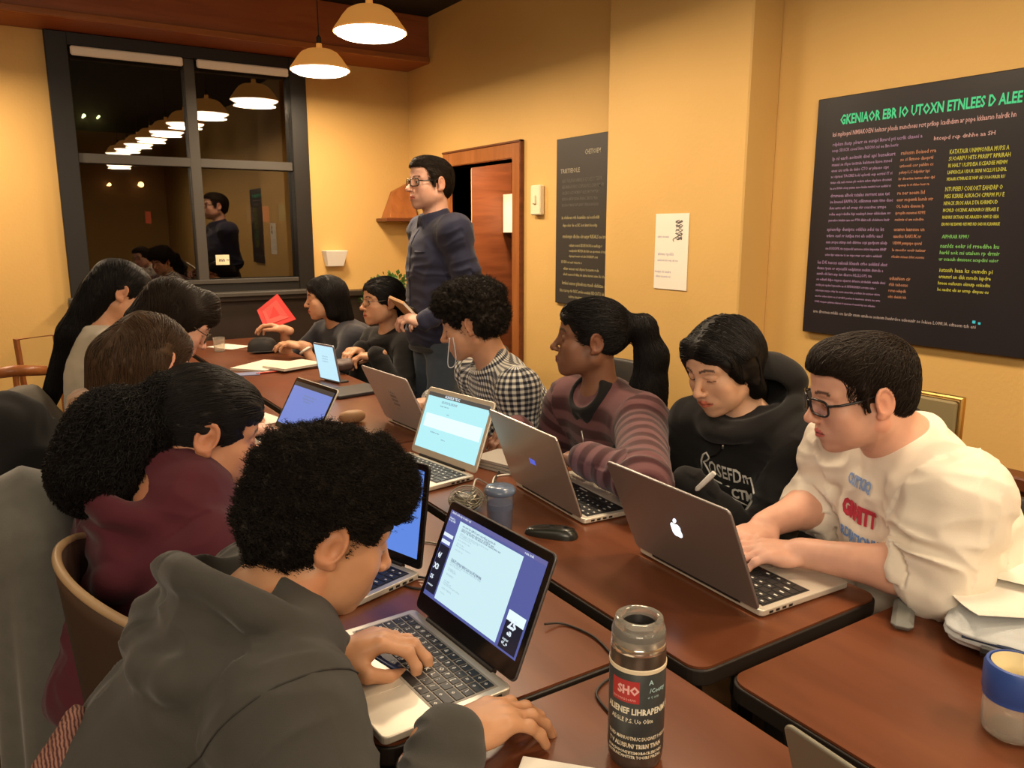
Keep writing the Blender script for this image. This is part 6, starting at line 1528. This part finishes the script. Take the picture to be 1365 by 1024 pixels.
# red folder, wrist watch, pouch, the standing man's notebook, marker, lanyard
redm = mat('folder_red', (.60, .035, .030), .5); redl = mat('folder_page', (.62, .085, .07), .6)
a_ = [dep(354, 441, 4.42), dep(388, 428, 4.15), dep(366, 393, 4.15), dep(350, 408, 4.15)]
e = empty('folder', tuple(a_[0]), 'red folder held up over the far table by the long black haired person', 'folder')
pA, pB, pC, pD = [p-a_[0] for p in (dep(354, 441, 4.42), dep(395, 426, 4.42), dep(370, 392, 4.48), dep(343, 414, 4.48))]
nrm = unit(np.cross(pB-pA, pD-pA)); mb = MB(); mb.add([pA, pB, pC, pD]+[p+nrm*.004 for p in (pA, pB, pC, pD)], [(0, 1, 2, 3), (7, 6, 5, 4), (0, 4, 5, 1), (1, 5, 6, 2), (2, 6, 7, 3), (3, 7, 4, 0)]); obj('cover', mb, redm, e)
cc = (pA+pB+pC+pD)/4; mb = MB(); q4 = [cc+(p-cc)*.68 for p in (pA, pB, pC, pD)]; mb.add([p-nrm*.0006 for p in q4]+[p+nrm*.0046 for p in q4], [(0, 1, 2, 3), (7, 6, 5, 4), (0, 4, 5, 1), (1, 5, 6, 2), (2, 6, 7, 3), (3, 7, 4, 0)]); obj('page', mb, redl, e)
if 'R6' in BUILT:
    R = BUILT['R6']; t_ = unit(R.E['L']-R.W['L']); c_ = R.W['L']+t_*.03; mb = MB(); e1 = unit(np.cross(t_, A(0, 0, 1))); e2 = np.cross(t_, e1)
    mb.tube([c_+(e1*math.cos(a)+e2*math.sin(a))*.0315 for a in np.linspace(0, 2*pi, 25)], .007, 8, cap=False); padd('R6', 'wrist_watch', mb, mat('watch_white', (.75, .70, .62), .4), smooth=True)
tag(lump('dark_pouch', 1.335, 3.60, TZ+.018, .075, .045, .020, mat('pouch_plum', (.075, .045, .042), .55), '', '', 2, .004, 20, .006, .4), 'dark plum pouch in the hands of the far person in black hooded jacket', 'pouch')
if 'S' in BUILT:
    R = BUILT['S']; c_ = dep(540, 412, 3.50); Mx = Matrix.Translation(Vector(c_)) @ Matrix.Rotation(math.radians(-42), 4, 'Y') @ Matrix.Rotation(.35, 4, 'Z')
    nb = empty('notebook', tuple(c_), 'tan notebook held at the waist of the standing man', 'notebook'); Mr = Matrix.Rotation(math.radians(40), 4, 'Y') @ Matrix.Rotation(.35, 4, 'Z')
    obj('cover', MB().box((-.075, -.05, -.007), (.075, .05, .007), .002, Mr), mat('notebook_tan', (.45, .26, .12), .6), nb); obj('pages', MB().box((-.073, -.0505, -.005), (.076, .0505, .005), 0, Mr), paperm, nb)
    ph_ = obj('smartphone', MB().box((-.012, -.055, .010), (.062, -.02, .018), .003, Mr), blk, loc=tuple(c_)); tag(ph_, 'dark phone held against the tan notebook by the standing man', 'phone')
mk = dep(941, 641, 1.86); d_ = unit(dep(953, 630, 1.84)-dep(930, 652, 1.87))
tag(obj('marker', MB().tube([mk-d_*.036, mk-d_*.030, mk+d_*.018, mk+d_*.030], [.003, .0062, .0072, .0062], 10), mat('marker_white', (.72, .70, .64), .4), smooth=40), 'short white marker held before the black hooded sweatshirt', 'marker')
ly = dep(604, 470, 2.62)
cable('lanyard', [tuple(ly+A(0, 0, .05)), tuple(ly+A(.01, 0, -.02)), tuple(ly+A(.005, .01, -.05)), tuple(ly+A(-.015, .01, -.04)), tuple(ly+A(-.012, 0, .05))], .0016, mat('lanyard_pale', (.45, .48, .52), .5), 'thin pale lanyard hanging in front of the checked shirt')
